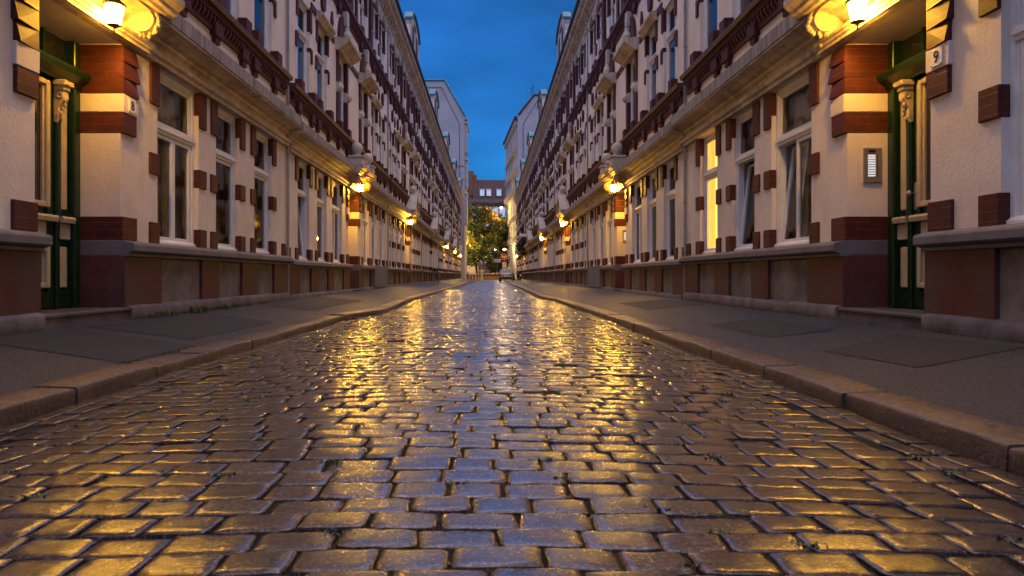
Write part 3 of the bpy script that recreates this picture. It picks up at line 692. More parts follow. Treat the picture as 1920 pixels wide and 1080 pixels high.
def win_mesh(wd, h, tz, mull, v=0, casing=.0):
    """casement frame, origin at opening's bottom centre, y=0 the outer face"""
    mb = MB().use('white'); a = wd / 2; A = .055; B = .085
    mb.box(-a, a, -.10, .02, -.001, .07); mb.extr([(.0, .0), (.05, .0), (.05, .05), (0, .09)], -a + .002, a - .002)
    for s in (-1, 1): mb.box(s * a, s * (a - A), -.10, .015, .07, h); mb.box(s * (a - A), s * (a - B), -.10, .0, .07, h - A)
    mb.box(-a + A, a - A, -.10, .015, h - A, h); mb.box(-a + B, a - B, -.10, .0, h - B, h - A)
    if tz:
        mb.box(-a + A, a - A, -.09, .02, tz - .06, tz + .06); mb.extr([(.02, tz - .02), (.045, tz - .015), (.045, tz + .02), (.02, tz + .04)], -a + A + .002, a - A - .002)
        for x0, x1, z0, z1 in ((-a + B, -a + B + .04, tz + .06, h - B), (a - B - .04, a - B, tz + .06, h - B), (-a + B + .04, a - B - .04, tz + .06, tz + .10), (-a + B + .04, a - B - .04, h - B - .04, h - B)):
            mb.box(x0, x1, -.07, -.012, z0, z1, .004)
    return mb
def sash_mesh(wd, h):
    """opening sash, origin bottom centre"""
    mb = MB().use('white'); a = wd / 2; f = .055
    mb.box(-a, -a + f, -.06, .0, 0, h, .006); mb.box(a - f, a, -.06, .0, 0, h, .006); mb.box(-a + f, a - f, -.06, -.002, 0, f, .004); mb.box(-a + f, a - f, -.06, -.002, h - f, h, .004)
    return mb
def curtain_mesh(wd, h, kind):
    mb = MB().use(kind); n = 40; a = wd / 2 + .02; vs = []; pts = [(-a, -.075), (-a, -.15)]; near_ = kind != 'curtain_dark'
    for i in range(n + 1):
        u = -a + 2 * a * i / n; amp = .018 if near_ else 0
        pts.append((u, -.21 + amp * math.sin(u * 48) + amp * .5 * math.sin(u * 19 + 1)))
    pts += [(a, -.15), (a, -.075)]
    for u, v in pts: vs += [(u, v, .0), (u, v, h + .03)]
    mb.add(vs, [(2 * i, 2 * i + 2, 2 * i + 3, 2 * i + 1) for i in range(len(pts) - 1)], True)
    mb.add([(-a, -.07, h), (a, -.07, h), (a, -.24, h), (-a, -.24, h), (-a, -.07, .005), (a, -.07, .005), (a, -.24, .005), (-a, -.24, .005)], [(0, 1, 2, 3), (4, 5, 6, 7)]); return mb
meshes = {}; split_meshes = {}
def cached(key, fn):
    if key not in meshes: meshes[key] = fn().mesh(key)
    return meshes[key]
def pane_mesh(wd, h, mname):
    mb = MB().use(mname)
    if mname == 'glass': mb.add([(-wd / 2, -.032, 0), (wd / 2, -.032, 0), (wd / 2, -.032, h), (-wd / 2, -.032, h)], [(3, 2, 1, 0)]); mb.keep = True; return mb
    mb.box(-wd / 2, wd / 2, -.035, -.030, 0, h); return mb
def add_window(parent, c, wd, z, h, tz, mull, tier, curtain='curtain_dark', tilt=0):
    wn_ = link(cached('window_frame_%s_%.2f' % (tier, wd), lambda: win_mesh(wd, h, tz, mull)), 'window', parent, (c, -.085 if tier == 'g' else -.075, z))
    g = 'glass' if tier == 'g' else 'glassd'; a = wd / 2
    if tz:
        link(cached('pane_top_%s_%.2f' % (tier, wd), lambda: pane_mesh(wd - .24, h - tz - .21, g)), 'pane', wn_, (0, 0, tz + .09))
    lowh = (tz - .06 if tz else h - .085) - .07
    cells = [(-(a - .085) / 2, a - .085 - .004), ((a - .085) / 2, a - .085 - .004)] if mull else [(0, wd - .17 - .004)]
    for k, (cx, sw) in enumerate(cells):
        s_ = link(cached('sash_%s_%.2f_%d' % (tier, wd, mull), lambda: sash_mesh(sw, lowh - .006)), 'sash', wn_, (cx, 0, .073))
        p_ = link(cached('pane_%s_%.2f_%d' % (tier, wd, mull), lambda: pane_mesh(sw - .1, lowh - .11, g)), 'pane', wn_, (cx, 0, .073 + .052))
        if tilt and k == (1 if mull else 0):
            for q, dz in ((s_, 0), (p_, .052)):
                q.rotation_euler = (R(tilt), 0, 0); q.location = (cx, -math.sin(R(tilt)) * dz - .012, .073 + dz * math.cos(R(tilt)))
    if tier == 'g' or curtain != 'curtain_dark':
        link(cached('curtain_%s_%.2f_%s' % (tier, wd, curtain), lambda: curtain_mesh(wd, h, curtain)), 'curtain', wn_, (0, 0, 0))
    return wn_
def m_pipe():
    mb = MB().use('zinc'); mb.tube([(HW - .02, .045, .25), (HW - .02, .045, ZC + .3)], .030, 10)
    for z in (.9, 2.2, 3.3, 5.5, 7.5, 9.6): mb.lathe([(.038, 0), (.038, .04)], (HW - .02, .045, z), 10)
    return mb
def house(k, side, y, hw_scale=1, mids=True, spec=None):
    root = empty('terraced_house', (-XL if side < 0 else XR, y, spec.get('dz', 0)), R(-90) if side < 0 else R(90))
    root.scale = (hw_scale, 1, 1)
    P = lambda key, fn, name: link(cached(key, fn), name, root)
    def PS(key, fn, name):
        if key not in split_meshes: split_meshes[key] = [m_.mesh(name) for m_ in fn().split()]
        for me_ in split_meshes[key]: link(me_, name, root)
    P('wall', m_wall, 'wall'); P('cornice', m_cornice, 'cornice'); P('eaves', m_eaves, 'eaves_cornice'); P('roof', m_roof, 'roof')
    P('gable', m_gable, 'gable')
    for u in (-4.85, 4.85): o = P('dormer', m_dormer, 'dormer'); o.location = (u, 0, 0)
    PS('quoins_g%d' % mids, lambda: m_quoins_g(mids), 'brick_quoin'); PS('quoins_door', m_quoins_door, 'door_surround'); PS('plinth', m_plinth, 'plinth_panel'); PS('ledge', m_ledge, 'sill_ledge'); PS('foot', m_foot, 'plinth_foot')
    P('step', m_step, 'doorstep'); P('door_frame', m_door_frame, 'door_frame')
    d = P('door_leaf', m_leaf, 'door'); link(cached('handle', m_handle), 'door_handle', d)
    for q in (-1, 1): P('side_leaf%d' % q, lambda: m_side_leaf(q), 'side_panel')
    P('door_post', m_door_post, 'door_post').location = (.37, 0, 0); P('door_post', m_door_post, 'door_post').location = (-.37, 0, 0); hk = 0 if k in (0, 1) else 1; P('hood%d' % hk, lambda: m_hood(hk), 'door_hood')
    P('apron1', lambda: m_apron(S1a, .13, 0), 'brick_sill_course'); P('apron2', lambda: m_apron(S2a, .13, 0), 'brick_sill_course')
    PS('q1', m_quoins_1, 'brick_ornament'); PS('h1', m_hoods_1, 'window_hood'); PS('q2', m_quoins_2, 'brick_pilaster'); P('pipe', m_pipe, 'downpipe')
    cur = spec.get('cur', {}); tl = spec.get('tilt', {})
    kinds = ['curtain_dark', 'curtain', 'curtain_dark', 'curtain_dark', 'curtain']
    for i, (a, b) in enumerate(mir(GW)):
        add_window(root, (a + b) / 2, b - a, G0, G1 - G0, 1.56, 1 if b - a > 1.2 else 0, 'g', cur.get(i, kinds[(i + k * 2 + (side > 0)) % 5]), tl.get(i, 0))
    for i, (a, b) in enumerate(mir(UW)):
        add_window(root, (a + b) / 2, b - a, S1a, S1b - S1a, 1.5, 0, 'f1'); add_window(root, (a + b) / 2, b - a, S2a, S2b - S2a, 1.3, 0, 'f2')
    return root
ords = ['nearest', 'second', 'third', 'fourth', 'fifth', 'sixth', 'farthest']
CEN = [7.35, 21.95, 36.5, 51.1, 65.9, 80.9, 96.4]
BND = [0, 14.65, 29.2, 43.8, 58.4, 73.4, 88.6, 104.4]
HOUSES = {}
for side in (-1, 1):
    for k in range(7):
        sp = {'dz': [0, -.06, -.06, -.08, -.08, -.08, -.08][k]}
        # local +x is towards the viewer on the left side, away on the right side
        if k == 0: sp['cur'] = ({0: 'curtain_dark', 1: 'curtain_dark', 2: 'curtain'} if side < 0 else {3: 'curtain', 4: 'curtain_dark', 5: 'curtain_lit'}); sp['tilt'] = {} if side < 0 else {3: 7, 4: 6}
        if k == 1 and side < 0: sp['cur'] = {5: 'curtain_red', 3: 'curtain_dark'}; sp['tilt'] = {5: 6, 3: 6}
        wdt = (BND[k + 1] - BND[k]) / (2 * HW)
        h = house(k, side, (BND[k] + BND[k + 1]) / 2, wdt, k != 1 and k != 3, sp); HOUSES[side, k] = h
        if k == 1:
            mb = MB().use('grey_render'); mb.box(side * 3.3, side * 6.3, -.01, .172, .30, 1.116, .01); mb.build('grey_plinth_render', h)
        nm = 'left' if side < 0 else 'right'
        extra = {0: ('%s, house number %s' % (nm, '8' if side < 0 else '9')), 1: nm + ', ball-topped hood over its door'}.get(k, nm + ', pointed hood over its door')
        tag(h, '%s cream and red brick terraced house on the %s' % (ords[k], extra), 'house', 'cream and brick terraced houses along the street')

# ------------------------------------------------------------------ wall lanterns
def lantern_proto():
    root = empty('wall_lantern')
    mb = MB().use('lamp'); mb.lathe([(.058, 0), (.098, .20)], (0, 0, -.10), 6, False); mb.build('lantern_glass', root)
    mb = MB().use('brass'); mb.lathe([(.004, -.20), (.014, -.19), (.012, -.165), (.006, -.15), (.018, -.135), (.012, -.125), (.05, -.115), (.075, -.103), (.072, -.098), (.01, -.098)], (0, 0, 0), 12)
    mb.build('lantern_base', root)
    mb = MB().use('brass'); mb.lathe([(.01, .102), (.118, .102), (.122, .118), (.105, .128), (.06, .165), (.045, .20), (.05, .21), (.03, .24), (.008, .27), (.004, .30)], (0, 0, 0), 12); mb.build('lantern_cap', root)
    mb = MB().use('brass')
    for i in range(6):
        a = math.pi / 3 * i; c, s = math.cos(a), math.sin(a); mb.tube([(.059 * c, .059 * s, -.10), (.10 * c, .10 * s, .105)], .0035, 5)
    mb.build('lantern_bars', root)
    mb = MB().use('brass'); mb.tube([(0, 0, .26), (0, -.02, .30), (0, -.10, .325), (0, -.22, .29), (0, -.27, .24)], .010, 8); mb.lathe([(.05, 0), (.045, .02), (.02, .03)], (0, -.285, .24), 12, axis='y')
    mb.torus((0, -.16, .27), .035, .006, 'x', 16, 6)
    mb.build('bracket_arm', root); return root
LP0 = lantern_proto(); LP = LP0
first = True
lampsL = [7.40, 21.6, 35.6, None, 66.0, 81.5, 97.0]; lampsR = [7.30, 21.7, 36.8, 51.3, None, 81.0, 97.5]
for side, ls in ((-1, lampsL), (1, lampsR)):
    for k, d in enumerate(ls):
        if d is None: continue
        o = copy_tree(LP)
        if k == 0:
            for c_ in sc.collection.objects:
                if c_.parent == o and c_.name.startswith('lantern_glass'): c_.data = c_.data.copy(); c_.data.materials[0] = M['lamp_dim']
        o.location = ((-XL + .30) if side < 0 else (XR - .30), d, 3.47 + (0, -.06, -.06, -.08, -.08, -.08, -.08)[k]); o.rotation_euler = (0, 0, R(-90) if side < 0 else R(90))
        tag(o, 'lit brass lantern above the door of the %s house on the %s' % (ords[k], 'left' if side < 0 else 'right'), 'wall lantern', 'lit lanterns above the house doors')
for c_ in [c for c in sc.collection.objects if c.parent == LP0] + [LP0]: bpy.data.objects.remove(c_)
# house numbers
def text_mesh(txt, size, name, mname):
    cu = bpy.data.curves.new(name, 'FONT'); cu.body = txt; cu.size = size; cu.extrude = .002; cu.align_x = 'CENTER'; cu.align_y = 'CENTER'
    t = bpy.data.objects.new(name, cu); sc.collection.objects.link(t); dg = bpy.context.evaluated_depsgraph_get(); me = bpy.data.meshes.new_from_object(t.evaluated_get(dg))
    bpy.data.objects.remove(t); me.materials.clear(); me.materials.append(M[mname]); return me
def number_plate(side, txt):
    x = -XL if side < 0 else XR; rz = R(-90) if side < 0 else R(90)
    fx = -1   # far pier left = local -x ; near pier right = local -x
    root = empty('house_number_plate', (x - side * .045, 7.325 - side * fx * .0 + (1 if side < 0 else -1) * .93, 2.71), rz)
    mb = MB().use('signwhite'); mb.box(-.08, .08, .002, .012, -.08, .08, .003)
    mb.use('metal'); 
    for a in (-1, 1):
        for b in (-1, 1): mb.ball((a * .066, .013, b * .066), .005, 6)
    mb.build('plate', root)
    o = link(text_mesh(txt, .16, 'number_' , 'black'), 'digit', root, (0, .015, 0)); o.rotation_euler = (R(90), 0, R(180))
    return root
tag(number_plate(-1, '8'), 'small white enamel house number plate reading 8 beside the left door', 'house number')
tag(number_plate(1, '9'), 'small white enamel house number plate reading 9 beside the right door', 'house number')
# intercom panels on the far reveal of right doors
M['led'] = emis('lit_name_labels', (.75, .85, 1.0), .22)
def intercom(k, y):
    # on the reveal face, whose normal looks back towards the viewer (-y); x runs into the recess
    root = empty('intercom_panel', (XR + .28, y, 1.98))
    mb = MB().use('steel'); mb.box(-.105, .105, -.022, .0, -.20, .20, .004); mb.build('face_plate', root)
    mb = MB().use('led')
    for i in range(9): mb.box(-.055, .03, -.026, -.021, .10 - i * .029, .118 - i * .029)
    mb.build('name_labels', root)
    mb = MB().use('black')
    for i in range(9): mb.lathe([(.006, 0), (.006, .006)], (.055, -.028, .111 - i * .029), 8, axis='y')
    mb.box(-.05, .03, -.0245, -.0235, .145, .175); mb.build('call_buttons', root); return root
tag(intercom(0, BND[1] / 2 + .76 * BND[1] / 2 / HW - .008), 'steel intercom panel with glowing name labels beside door number 9', 'intercom')
tag(intercom(1, (BND[1] + BND[2]) / 2 + .752 - .002), 'steel intercom panel beside the second door on the right', 'intercom')

# ------------------------------------------------------------------ end blocks behind the rows
def end_block_left():
    root = empty('corner_apartment_block', (0, 0, 0)); x1, x0 = -3.72, -17.0; y0, y1 = 105.2, 115.5; ze = 24.6
    mb = MB().use('blockwall'); pr = [(x1, 0), (x1, ze), (x1 - .1, ze + .3), (-6.75, 30.2), (-12, 30.2), (x0, 30.0), (x0, 0)]
    mb.extr([(a, b) for a, b in pr], y0, y1, axis='y'); mb.build('wall', root)
    mb = MB().use('teal'); mb.tube([(x1 + .1, y0 - .02, ze + .25), (-6.75, y0 - .02, 30.3), (-12, y0 - .02, 30.3), (x0, y0 - .02, 30.1)], .16, 6); mb.build('roof_edge', root)
    mb = MB().use('panel'); mb.tube([(x1 - .75, y0 - .03, 10), (x1 - .75, y0 - .03, 23.6), (-7.2, y0 - .03, 29.2), (-11, y0 - .03, 29.2)], .05, 5)
    mb.box(x0, x1 - .02, y0 - .06, y0, 17.2, 17.32); mb.box(x0, x1 - .02, y0 - .06, y0, 15.2, 15.3); mb.build('wall_lines', root)
    mb = MB().use('cap'); mb.box(x1 - .1, x1 + .45, y0 + .3, y1, ze - .2, ze + .25)
    for z0, z1 in ((8.5, 13.0), (14.2, 18.2), (19.4, 23.8)): mb.box(x1 - .1, x1 + .38, y0 + .5, y0 + 4, z0, z1, .05); mb.box(x1 - .1, x1 + .5, y0 + .3, y0 + 4.2, z1, z1 + .3, .04)
    mb.build('bay_window', root)
    return root
M['blockwall'] = surf('pale_painted_firewall', (.55, .51, .50), (.42, .39, .385), .8, .35, .3, .01, 5)
tag(end_block_left(), 'tall pale apartment block with blank gable behind the left row', 'apartment block')
def end_block_right():
    root = empty('corner_apartment_block'); y0 = 105.2; ze = 24.6
    A = (4.36, y0); B = (3.06, 126.3)
    mb = MB().use('blockwall')
    # firewall facing the viewer with pitched top, extruded back along the slanted facade
    def ring(y, x1): 
        rx = (1001.5 - VX) * y0 / F + (x1 - A[0]); return [(x1, y, 0), (x1, y, ze), (x1 + .15, y, ze + .4), (rx, y, 28.1), (rx + 4, y, 28.0), (18, y, 27.6), (18, y, 0)]
    v = ring(A[1], A[0]) + ring(B[1], B[0]); n = 7
    mb.add(v, [tuple(range(n)), tuple(range(n, 2 * n))] + [(i, (i + 1) % n, n + (i + 1) % n, n + i) for i in range(n)]); mb.build('wall', root)
    mb = MB().use('slate'); p = ring(A[1] - .02, A[0]); mb.tube([(p[2][0] - .1, p[2][1], p[2][2]), p[3], p[4], p[5]], .18, 6)
    mb.tube([(A[0] - .3, A[1], ze), (B[0] - .3, B[1], ze)], .3, 6); mb.build('roof_edge', root)
    mb = MB().use('panel'); mb.tube([(A[0] + .8, y0 - .03, 13.8), (A[0] + .8, y0 - .03, 23.6), (p[3][0] + .5, y0 - .03, 27.2), (p[3][0] + 3, y0 - .03, 27.1)], .05, 5); mb.box(A[0] + .1, 18, y0 - .05, y0, 13.3, 13.42); mb.build('wall_lines', root)
    mb = MB().use('cap')
    for z in (6.2, 9.6, 13.6, 17.0, 20.2, 23.6):
        for i in range(13):
            t = (i + .5) / 13; x = A[0] + (B[0] - A[0]) * t; y = A[1] + (B[1] - A[1]) * t
            mb.box(x - (.42 if z in (23.6, 13.6) else .22), x + .1, y - .35, y + .35, z, z + (.8 if z in (23.6, 13.6) else .5), .04)
            if z < 23: mb.box(x - .28, x + .1, y - .7, y + .7, z - .35, z - .2)
    mb.build('window_cornices', root)
    mb = MB().use('glassd')
    for z in (7.0, 10.6, 14.7, 17.8, 21):
        for i in range(7):
            t = (i + .5) / 7; x = A[0] + (B[0] - A[0]) * t; y = A[1] + (B[1] - A[1]) * t; mb.box(x - .03, x + .1, y - .5, y + .5, z - .2, z + 1.7)
    mb.build('windows', root)['kind'] = 'stuff'
    mb = MB().use('metal'); mb.tube([(p[3][0] - .1, y0 + 1, 28), (p[3][0] - .1, y0 + 1, 30.0)], .05, 5); mb.tube([(p[3][0] - .4, y0 + 1, 28), (p[3][0] - .4, y0 + 1, 29.4)], .04, 5); mb.tube([(p[3][0] - .5, y0 + 1, 29.3), (p[3][0], y0 + 1, 29.6)], .04, 5); mb.build('antenna', root)
    return root
tag(end_block_right(), 'tall pale ornate apartment block with rooftop antenna behind the right row', 'apartment block')
# far mansard building
M['farbrick'] = brick('far_brick', (.26, .10, .055), (.22, .09, .05), (.3, .2, .14), .7)
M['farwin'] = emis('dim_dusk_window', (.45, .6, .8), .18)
def far_building():
    root = empty('mansard_building', (0, 158, 0)); P = lambda px, y=158: (px - VX) * y / F
    x0, x1 = -14, 10
    mb = MB().use('farbrick'); mb.box(x0, x1, 0, 12, -.06, 17.2); mb.build('wall', root)
    mb = MB().use('panel'); mb.box(x0, x1, -.5, .0, 17.2, 17.9); mb.box(x0, x1, -.25, .0, 13.4, 13.7)
    for i in range(60): mb.box(x0 + i * .4, x0 + i * .4 + .2, -.4, -.02, 16.8, 17.2)
    mb.build('roof_cornice', root)
    mb = MB().use('slate'); mb.extr([(-.4, 17.9), (1.6, 22.6), (10, 22.9), (12.4, 17.9)], P(887), x1); mb.extr([(.4, 17.9), (3, 21.0), (10, 21.0), (12.4, 17.9)], x0, P(887)); mb.build('roof', root)
    for px in (904, 916.5, 935.5):
        x = P(px); mb = MB().use('white'); mb.box(x - .55, x + .55, -.35, 1.4, 18.7, 20.2); mb.box(x - .62, x + .62, -.45, 1.6, 20.2, 20.32)
        d = mb.build('dormer_window', root); mb = MB().use('farwin'); mb.box(x - .45, x - .04, -.37, -.34, 18.8, 20.1); mb.box(x + .04, x + .45, -.37, -.34, 18.8, 20.1); mb.build('pane', d)
    for px, a, b, h in ((883, .6, 0, 24.6), (890.5, .4, .6, 23.7)):
        x = P(px); mb = MB().use('farbrick'); mb.box(x - a, x + a, 1, 3, 19, h); mb.build('chimney', root)
    for px in (890, 903, 916, 929, 942):
        for z in (14.0, 10.2, 6.6):
            x = P(px); mb = MB().use('cap'); mb.box(x - .75, x + .75, -.08, .02, z - .1, z + 2.3); f = mb.build('window', root)
            mb = MB().use('farwin'); mb.box(x - .6, x + .6, -.10, -.079, z, z + 2.1); mb.build('pane', f)
    M['shop'] = emis('shop_glow', (1, .55, .2), .10)
    for px in (876, 890, 926):
        x = P(px); mb = MB().use('metal'); mb.box(x - 1, x + 1, -.12, .02, .3, 3.2); f = mb.build('shop_front', root); mb = MB().use('shop'); mb.box(x - .85, x + .85, -.14, -.119, .8, 2.9); mb.build('pane', f)
    return root
tag(far_building(), 'dark roofed brick apartment building closing the street behind the trees', 'apartment building')

# ------------------------------------------------------------------ trees
def tree(name, base, height, crown_c, crown_r, nclump, nleaf, cols, seed, leaf=.22):
    rd = random.Random(seed); root = empty(name, base)
    mb = MB().use('bark'); top = crown_c[2]
    mb.tube([(0, 0, 0), (.05, 0, 1.2), (-.05, .05, 3), (.08, 0, top)], [.28, .22, .18, .08], 8)
    cl_ = []
    for i in range(nclump):
        while True:
            p = Vector([rd.uniform(-1, 1) for _ in range(3)])
            if .25 < p.length < 1: break
        c = Vector(crown_c) + Vector((p.x * crown_r[0], p.y * crown_r[1], p.z * crown_r[2])); cl_.append(c)
        if i % 3 == 0:
            s0 = Vector((0, 0, rd.uniform(1.8, top))); mb.tube([s0, (s0 + c) / 2 + Vector((0, 0, .3)), c], [.07, .05, .02], 5)
    mb.build('trunk', root)
    vs = []; fs = []; co = []
    for c in cl_:
        r_ = rd.uniform(.5, 1.0) * min(crown_r) * .36; tone = rd.uniform(.6, 1.3); base_c = rd.choice(cols)
        for j in range(nleaf):
            d = Vector((rd.gauss(0, 1), rd.gauss(0, 1), rd.gauss(0, .7))); d = d * (r_ * .55); q = c + d
            a = Vector((rd.gauss(0, 1), rd.gauss(0, 1), rd.gauss(0, 1))).normalized(); b = a.cross(Vector((rd.gauss(0, 1), rd.gauss(0, 1), rd.gauss(0, 1)))).normalized()
            s = leaf * rd.uniform(.6, 1.3); o = len(vs); vs += [q + a * s, q + b * s * .6, q - a * s, q - b * s * .6]; fs.append((o, o + 1, o + 2, o + 3))
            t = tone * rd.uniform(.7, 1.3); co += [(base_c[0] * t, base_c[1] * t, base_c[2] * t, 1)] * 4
    me = bpy.data.meshes.new('crown'); me.from_pydata([tuple(v) for v in vs], [], fs); ca = me.color_attributes.new('tone', 'FLOAT_COLOR', 'POINT')
    ca.data.foreach_set('color', [x for c in co for x in c]); me.materials.append(M['leaf']); link(me, 'crown', root); return root
G1_ = [(.22, .21, .03), (.16, .18, .035), (.30, .23, .03), (.07, .10, .02)]; G2_ = [(.03, .05, .02), (.04, .06, .02), (.05, .05, .015)]  # lamp light on the left crown is put into its brighter yellow leaf colours
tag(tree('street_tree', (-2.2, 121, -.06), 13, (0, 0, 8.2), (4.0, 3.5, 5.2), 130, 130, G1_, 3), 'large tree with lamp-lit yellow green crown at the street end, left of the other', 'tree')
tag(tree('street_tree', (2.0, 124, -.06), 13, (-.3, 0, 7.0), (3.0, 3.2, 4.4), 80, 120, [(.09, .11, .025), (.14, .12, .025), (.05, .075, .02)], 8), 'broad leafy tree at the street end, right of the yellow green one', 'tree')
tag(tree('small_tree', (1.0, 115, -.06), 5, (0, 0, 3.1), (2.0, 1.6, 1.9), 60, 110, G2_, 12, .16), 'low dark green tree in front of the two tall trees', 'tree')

# ------------------------------------------------------------------ square at the end
mb = MB().use('trail_orange') if 'trail_orange' in M else None
M['trail_orange'] = brick('trail_orange_brick', (.42, .18, .06), (.36, .15, .05), (.4, .28, .16), .6)
M['trail_yellow'] = mat('trail_yellow_paint', (.60, .42, .05), .5)
r_ = empty('light_trail_wall', (-.75, 112.6, -.06)); mb = MB().use('trail_orange'); mb.box(-3.0, 3.0, 0, .3, 0, .62); mb.build('wall', r_)  # added wall and rail, standing in for an orange and yellow light trail
mb = MB().use('trail_yellow'); mb.box(-3.05, 3.05, -.06, .36, .95, 1.08, .02); mb.build('rail', r_)
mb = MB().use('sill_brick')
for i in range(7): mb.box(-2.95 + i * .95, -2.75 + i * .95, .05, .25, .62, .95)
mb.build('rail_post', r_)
tag(r_, 'low ochre wall with yellow rail standing in for an orange light trail across the street end', 'wall')
def street_lamp(x, y, h, col, strength, arm, r, label):
    root = empty('street_lamp', (x, y, -.06)); mb = MB().use('metal'); mb.tube([(0, 0, 0), (0, 0, h * .97)], [.09, .05], 8); mb.lathe([(.16, 0), (.16, .1), (.1, .5)], (0, 0, 0), 10); mb.build('post', root)
    mb = MB().use('metal'); mb.tube([(0, 0, h * .97), (arm * .4, 0, h + .15), (arm, 0, h + .12)], .04, 6); mb.lathe([(.01, .10), (.18, .06), (.22, 0)], (arm, 0, h), 12); mb.build('arm', root)
    key = 'bulb%d' % len(M); M[key] = emis('lit_street_globe', col, strength); mb = MB().use(key); mb.ball((arm, 0, h - .08), r, 12, (1, 1, .8)); mb.build('globe', root)
    return tag(root, label, 'street lamp', 'street lamps at the street end')
street_lamp(3.6, 119, 12.4, (1, .52, .12), 500, -1.5, .17, 'tall street lamp glowing orange above the tree crowns')
street_lamp(3.0, 111, 5.0, (1, .75, .35), 200, -.55, .17, 'street lamp with bright white yellow light beside the red sign')
street_lamp(.6, 117, 5.1, (1, .75, .4), 120, .4, .10, 'small distant street lamp glowing weakly between the trees')
street_lamp(-7.0, 118.6, 6.5, (1, .66, .2), 5000, 1.0, .18, 'unseen street lamp added around the left corner to light the trees')  # added lamp hidden behind the left block, brightens the tree crowns
# signs
def sign_post(name, x, y, h, builds, label):
    root = empty(name, (x, y, -.06)); mb = MB().use('zinc'); mb.tube([(0, 0, 0), (0, 0, h)], .035, 8); mb.build('post', root)
    for nm, mb in builds: mb.build(nm, root)
    return tag(root, label, 'road sign')
b = MB().use('signwhite'); b.lathe([(.31, 0), (.31, .012)], (0, -.05, 2.85), 28, axis='y'); b2 = MB().use('signblue'); b2.lathe([(.29, 0), (.29, .01)], (0, -.06, 2.85), 28, axis='y')
b3 = MB().use('signwhite'); b3.extr([(-.19, 2.98), (-.12, 3.05), (.06, 2.86), (.14, 2.94), (.16, 2.66), (-.12, 2.68), (-.03, 2.77)][::-1], -.068, -.062, axis='y')
y_ = 109.0
o = sign_post('keep_right_sign', (902 - VX) * y_ / F, y_, 3.1, [('sign_back', b), ('sign_disc', b2), ('arrow', b3)], 'round blue sign with white arrow on a thin post')
root = empty('traffic_beacon', ((903 - VX) * 108.4 / F, 108.4, -.06)); mb = MB().use('yellow'); mb.lathe([(.26, 0), (.26, .2), (.17, .35), (.20, 1.0), (.24, 1.5), (.20, 1.62), (.01, 1.66)], (0, 0, 0), 14); mb.build('body', root)
mb = MB().use('signwhite'); mb.lathe([(.205, 0), (.21, .18)], (0, 0, .75), 14); mb.lathe([(.243, 0), (.247, .14)], (0, 0, 1.25), 14); mb.build('reflective_band', root)
mb = MB().use('signwhite'); mb.box(-.55, .55, -.03, .03, 1.42, 1.52, .01); mb.build('cross_bar', root); tag(root, 'yellow and white traffic beacon under the blue arrow sign', 'beacon')
y_ = 101.0; sx = 2.25
c = MB().use('signwhite'); c.lathe([(.44, 0), (.44, .012)], (-.05, -.05, 2.95 + .5), 30, axis='y'); c2 = MB().use('signred'); c2.lathe([(.42, 0), (.42, .01)], (-.05, -.06, 3.45), 30, axis='y'); c3 = MB().use('signwhite'); c3.box(-.33, .23, -.068, -.06, 3.38, 3.50)
d1 = MB().use('signwhite'); d1.box(-.30, .26, -.05, -.04, 1.85, 2.62, .01); d2 = MB().use('signred'); d2.torus((-.02, -.055, 2.2), .17, .03, 'y', 24, 6); d2.tube([(-.13, -.06, 2.32), (.09, -.06, 2.08)], .02, 6); d3 = MB().use('black'); d3.box(-.2, .16, -.056, -.05, 2.46, 2.54)
o = sign_post('no_entry_sign', sx, y_, 3.95, [('sign_back', c), ('sign_disc', c2), ('white_bar', c3), ('notice_board', d1), ('ban_ring', d2), ('notice_line', d3)], 'round red no entry sign with white bar above a small white notice')
e = MB().use('signwhite'); e.box(-.55, .55, -.02, .02, 2.95, 3.15, .01); e2 = MB().use('signred'); e2.box(-.5, .5, -.025, -.021, 2.90, 2.945); e.box(-.5, .45, -.02, .02, 2.70, 2.85, .01)
o = sign_post('street_name_sign', 1.25, 103.5, 3.3, [('name_board', e), ('red_stripe', e2)], 'white and red street name boards left of the red sign')
bo = ['leftmost', 'second', 'middle', 'fourth', 'rightmost']
for i, px in enumerate((874, 880, 886, 892, 897)):
    root = empty('bollard', ((px - VX) * 104 / F, 104.0, -.06)); mb = MB().use('signwhite'); mb.lathe([(.05, 0), (.05, .85), (.035, .95), (.001, .97)], (0, 0, 0), 10); mb.build('post', root); mb = MB().use('signred'); mb.lathe([(.053, .55), (.053, .7)], (0, 0, 0), 10); mb.build('band', root)
    tag(root, bo[i] + ' slim white bollard with red band at the left street end', 'bollard', 'white bollards at the street end')

# projecting sign + wall plant on the right
root = empty('projecting_sign', (XR, 73.2, 4.9)); mb = MB().use('signwhite'); mb.box(-.95, -.12, -.06, .06, -.14, .18, .02); mb.build('board', root); mb = MB().use('metal'); mb.tube([(-.95, 0, .26), (0, 0, .26)], .02, 6); mb.tube([(-.8, 0, .26), (-.8, 0, .15)], .012, 5); mb.tube([(-.3, 0, .26), (-.3, 0, .15)], .012, 5); mb.tube([(-.9, 0, -.3), (-.9, 0, -.14)], .012, 5); mb.build('bracket', root)
tag(root, 'pale flat sign board projecting from the right facade near the far end', 'sign')
pl = tree('wall_shrub', (3.75, 77, 2.95), 1, (0, 0, .95), (.6, .8, .85), 26, 90, [(.10, .085, .02), (.07, .07, .02)], 21, .09); tag(pl, 'round olive bush hanging on the right facade above the far lamps', 'shrub')

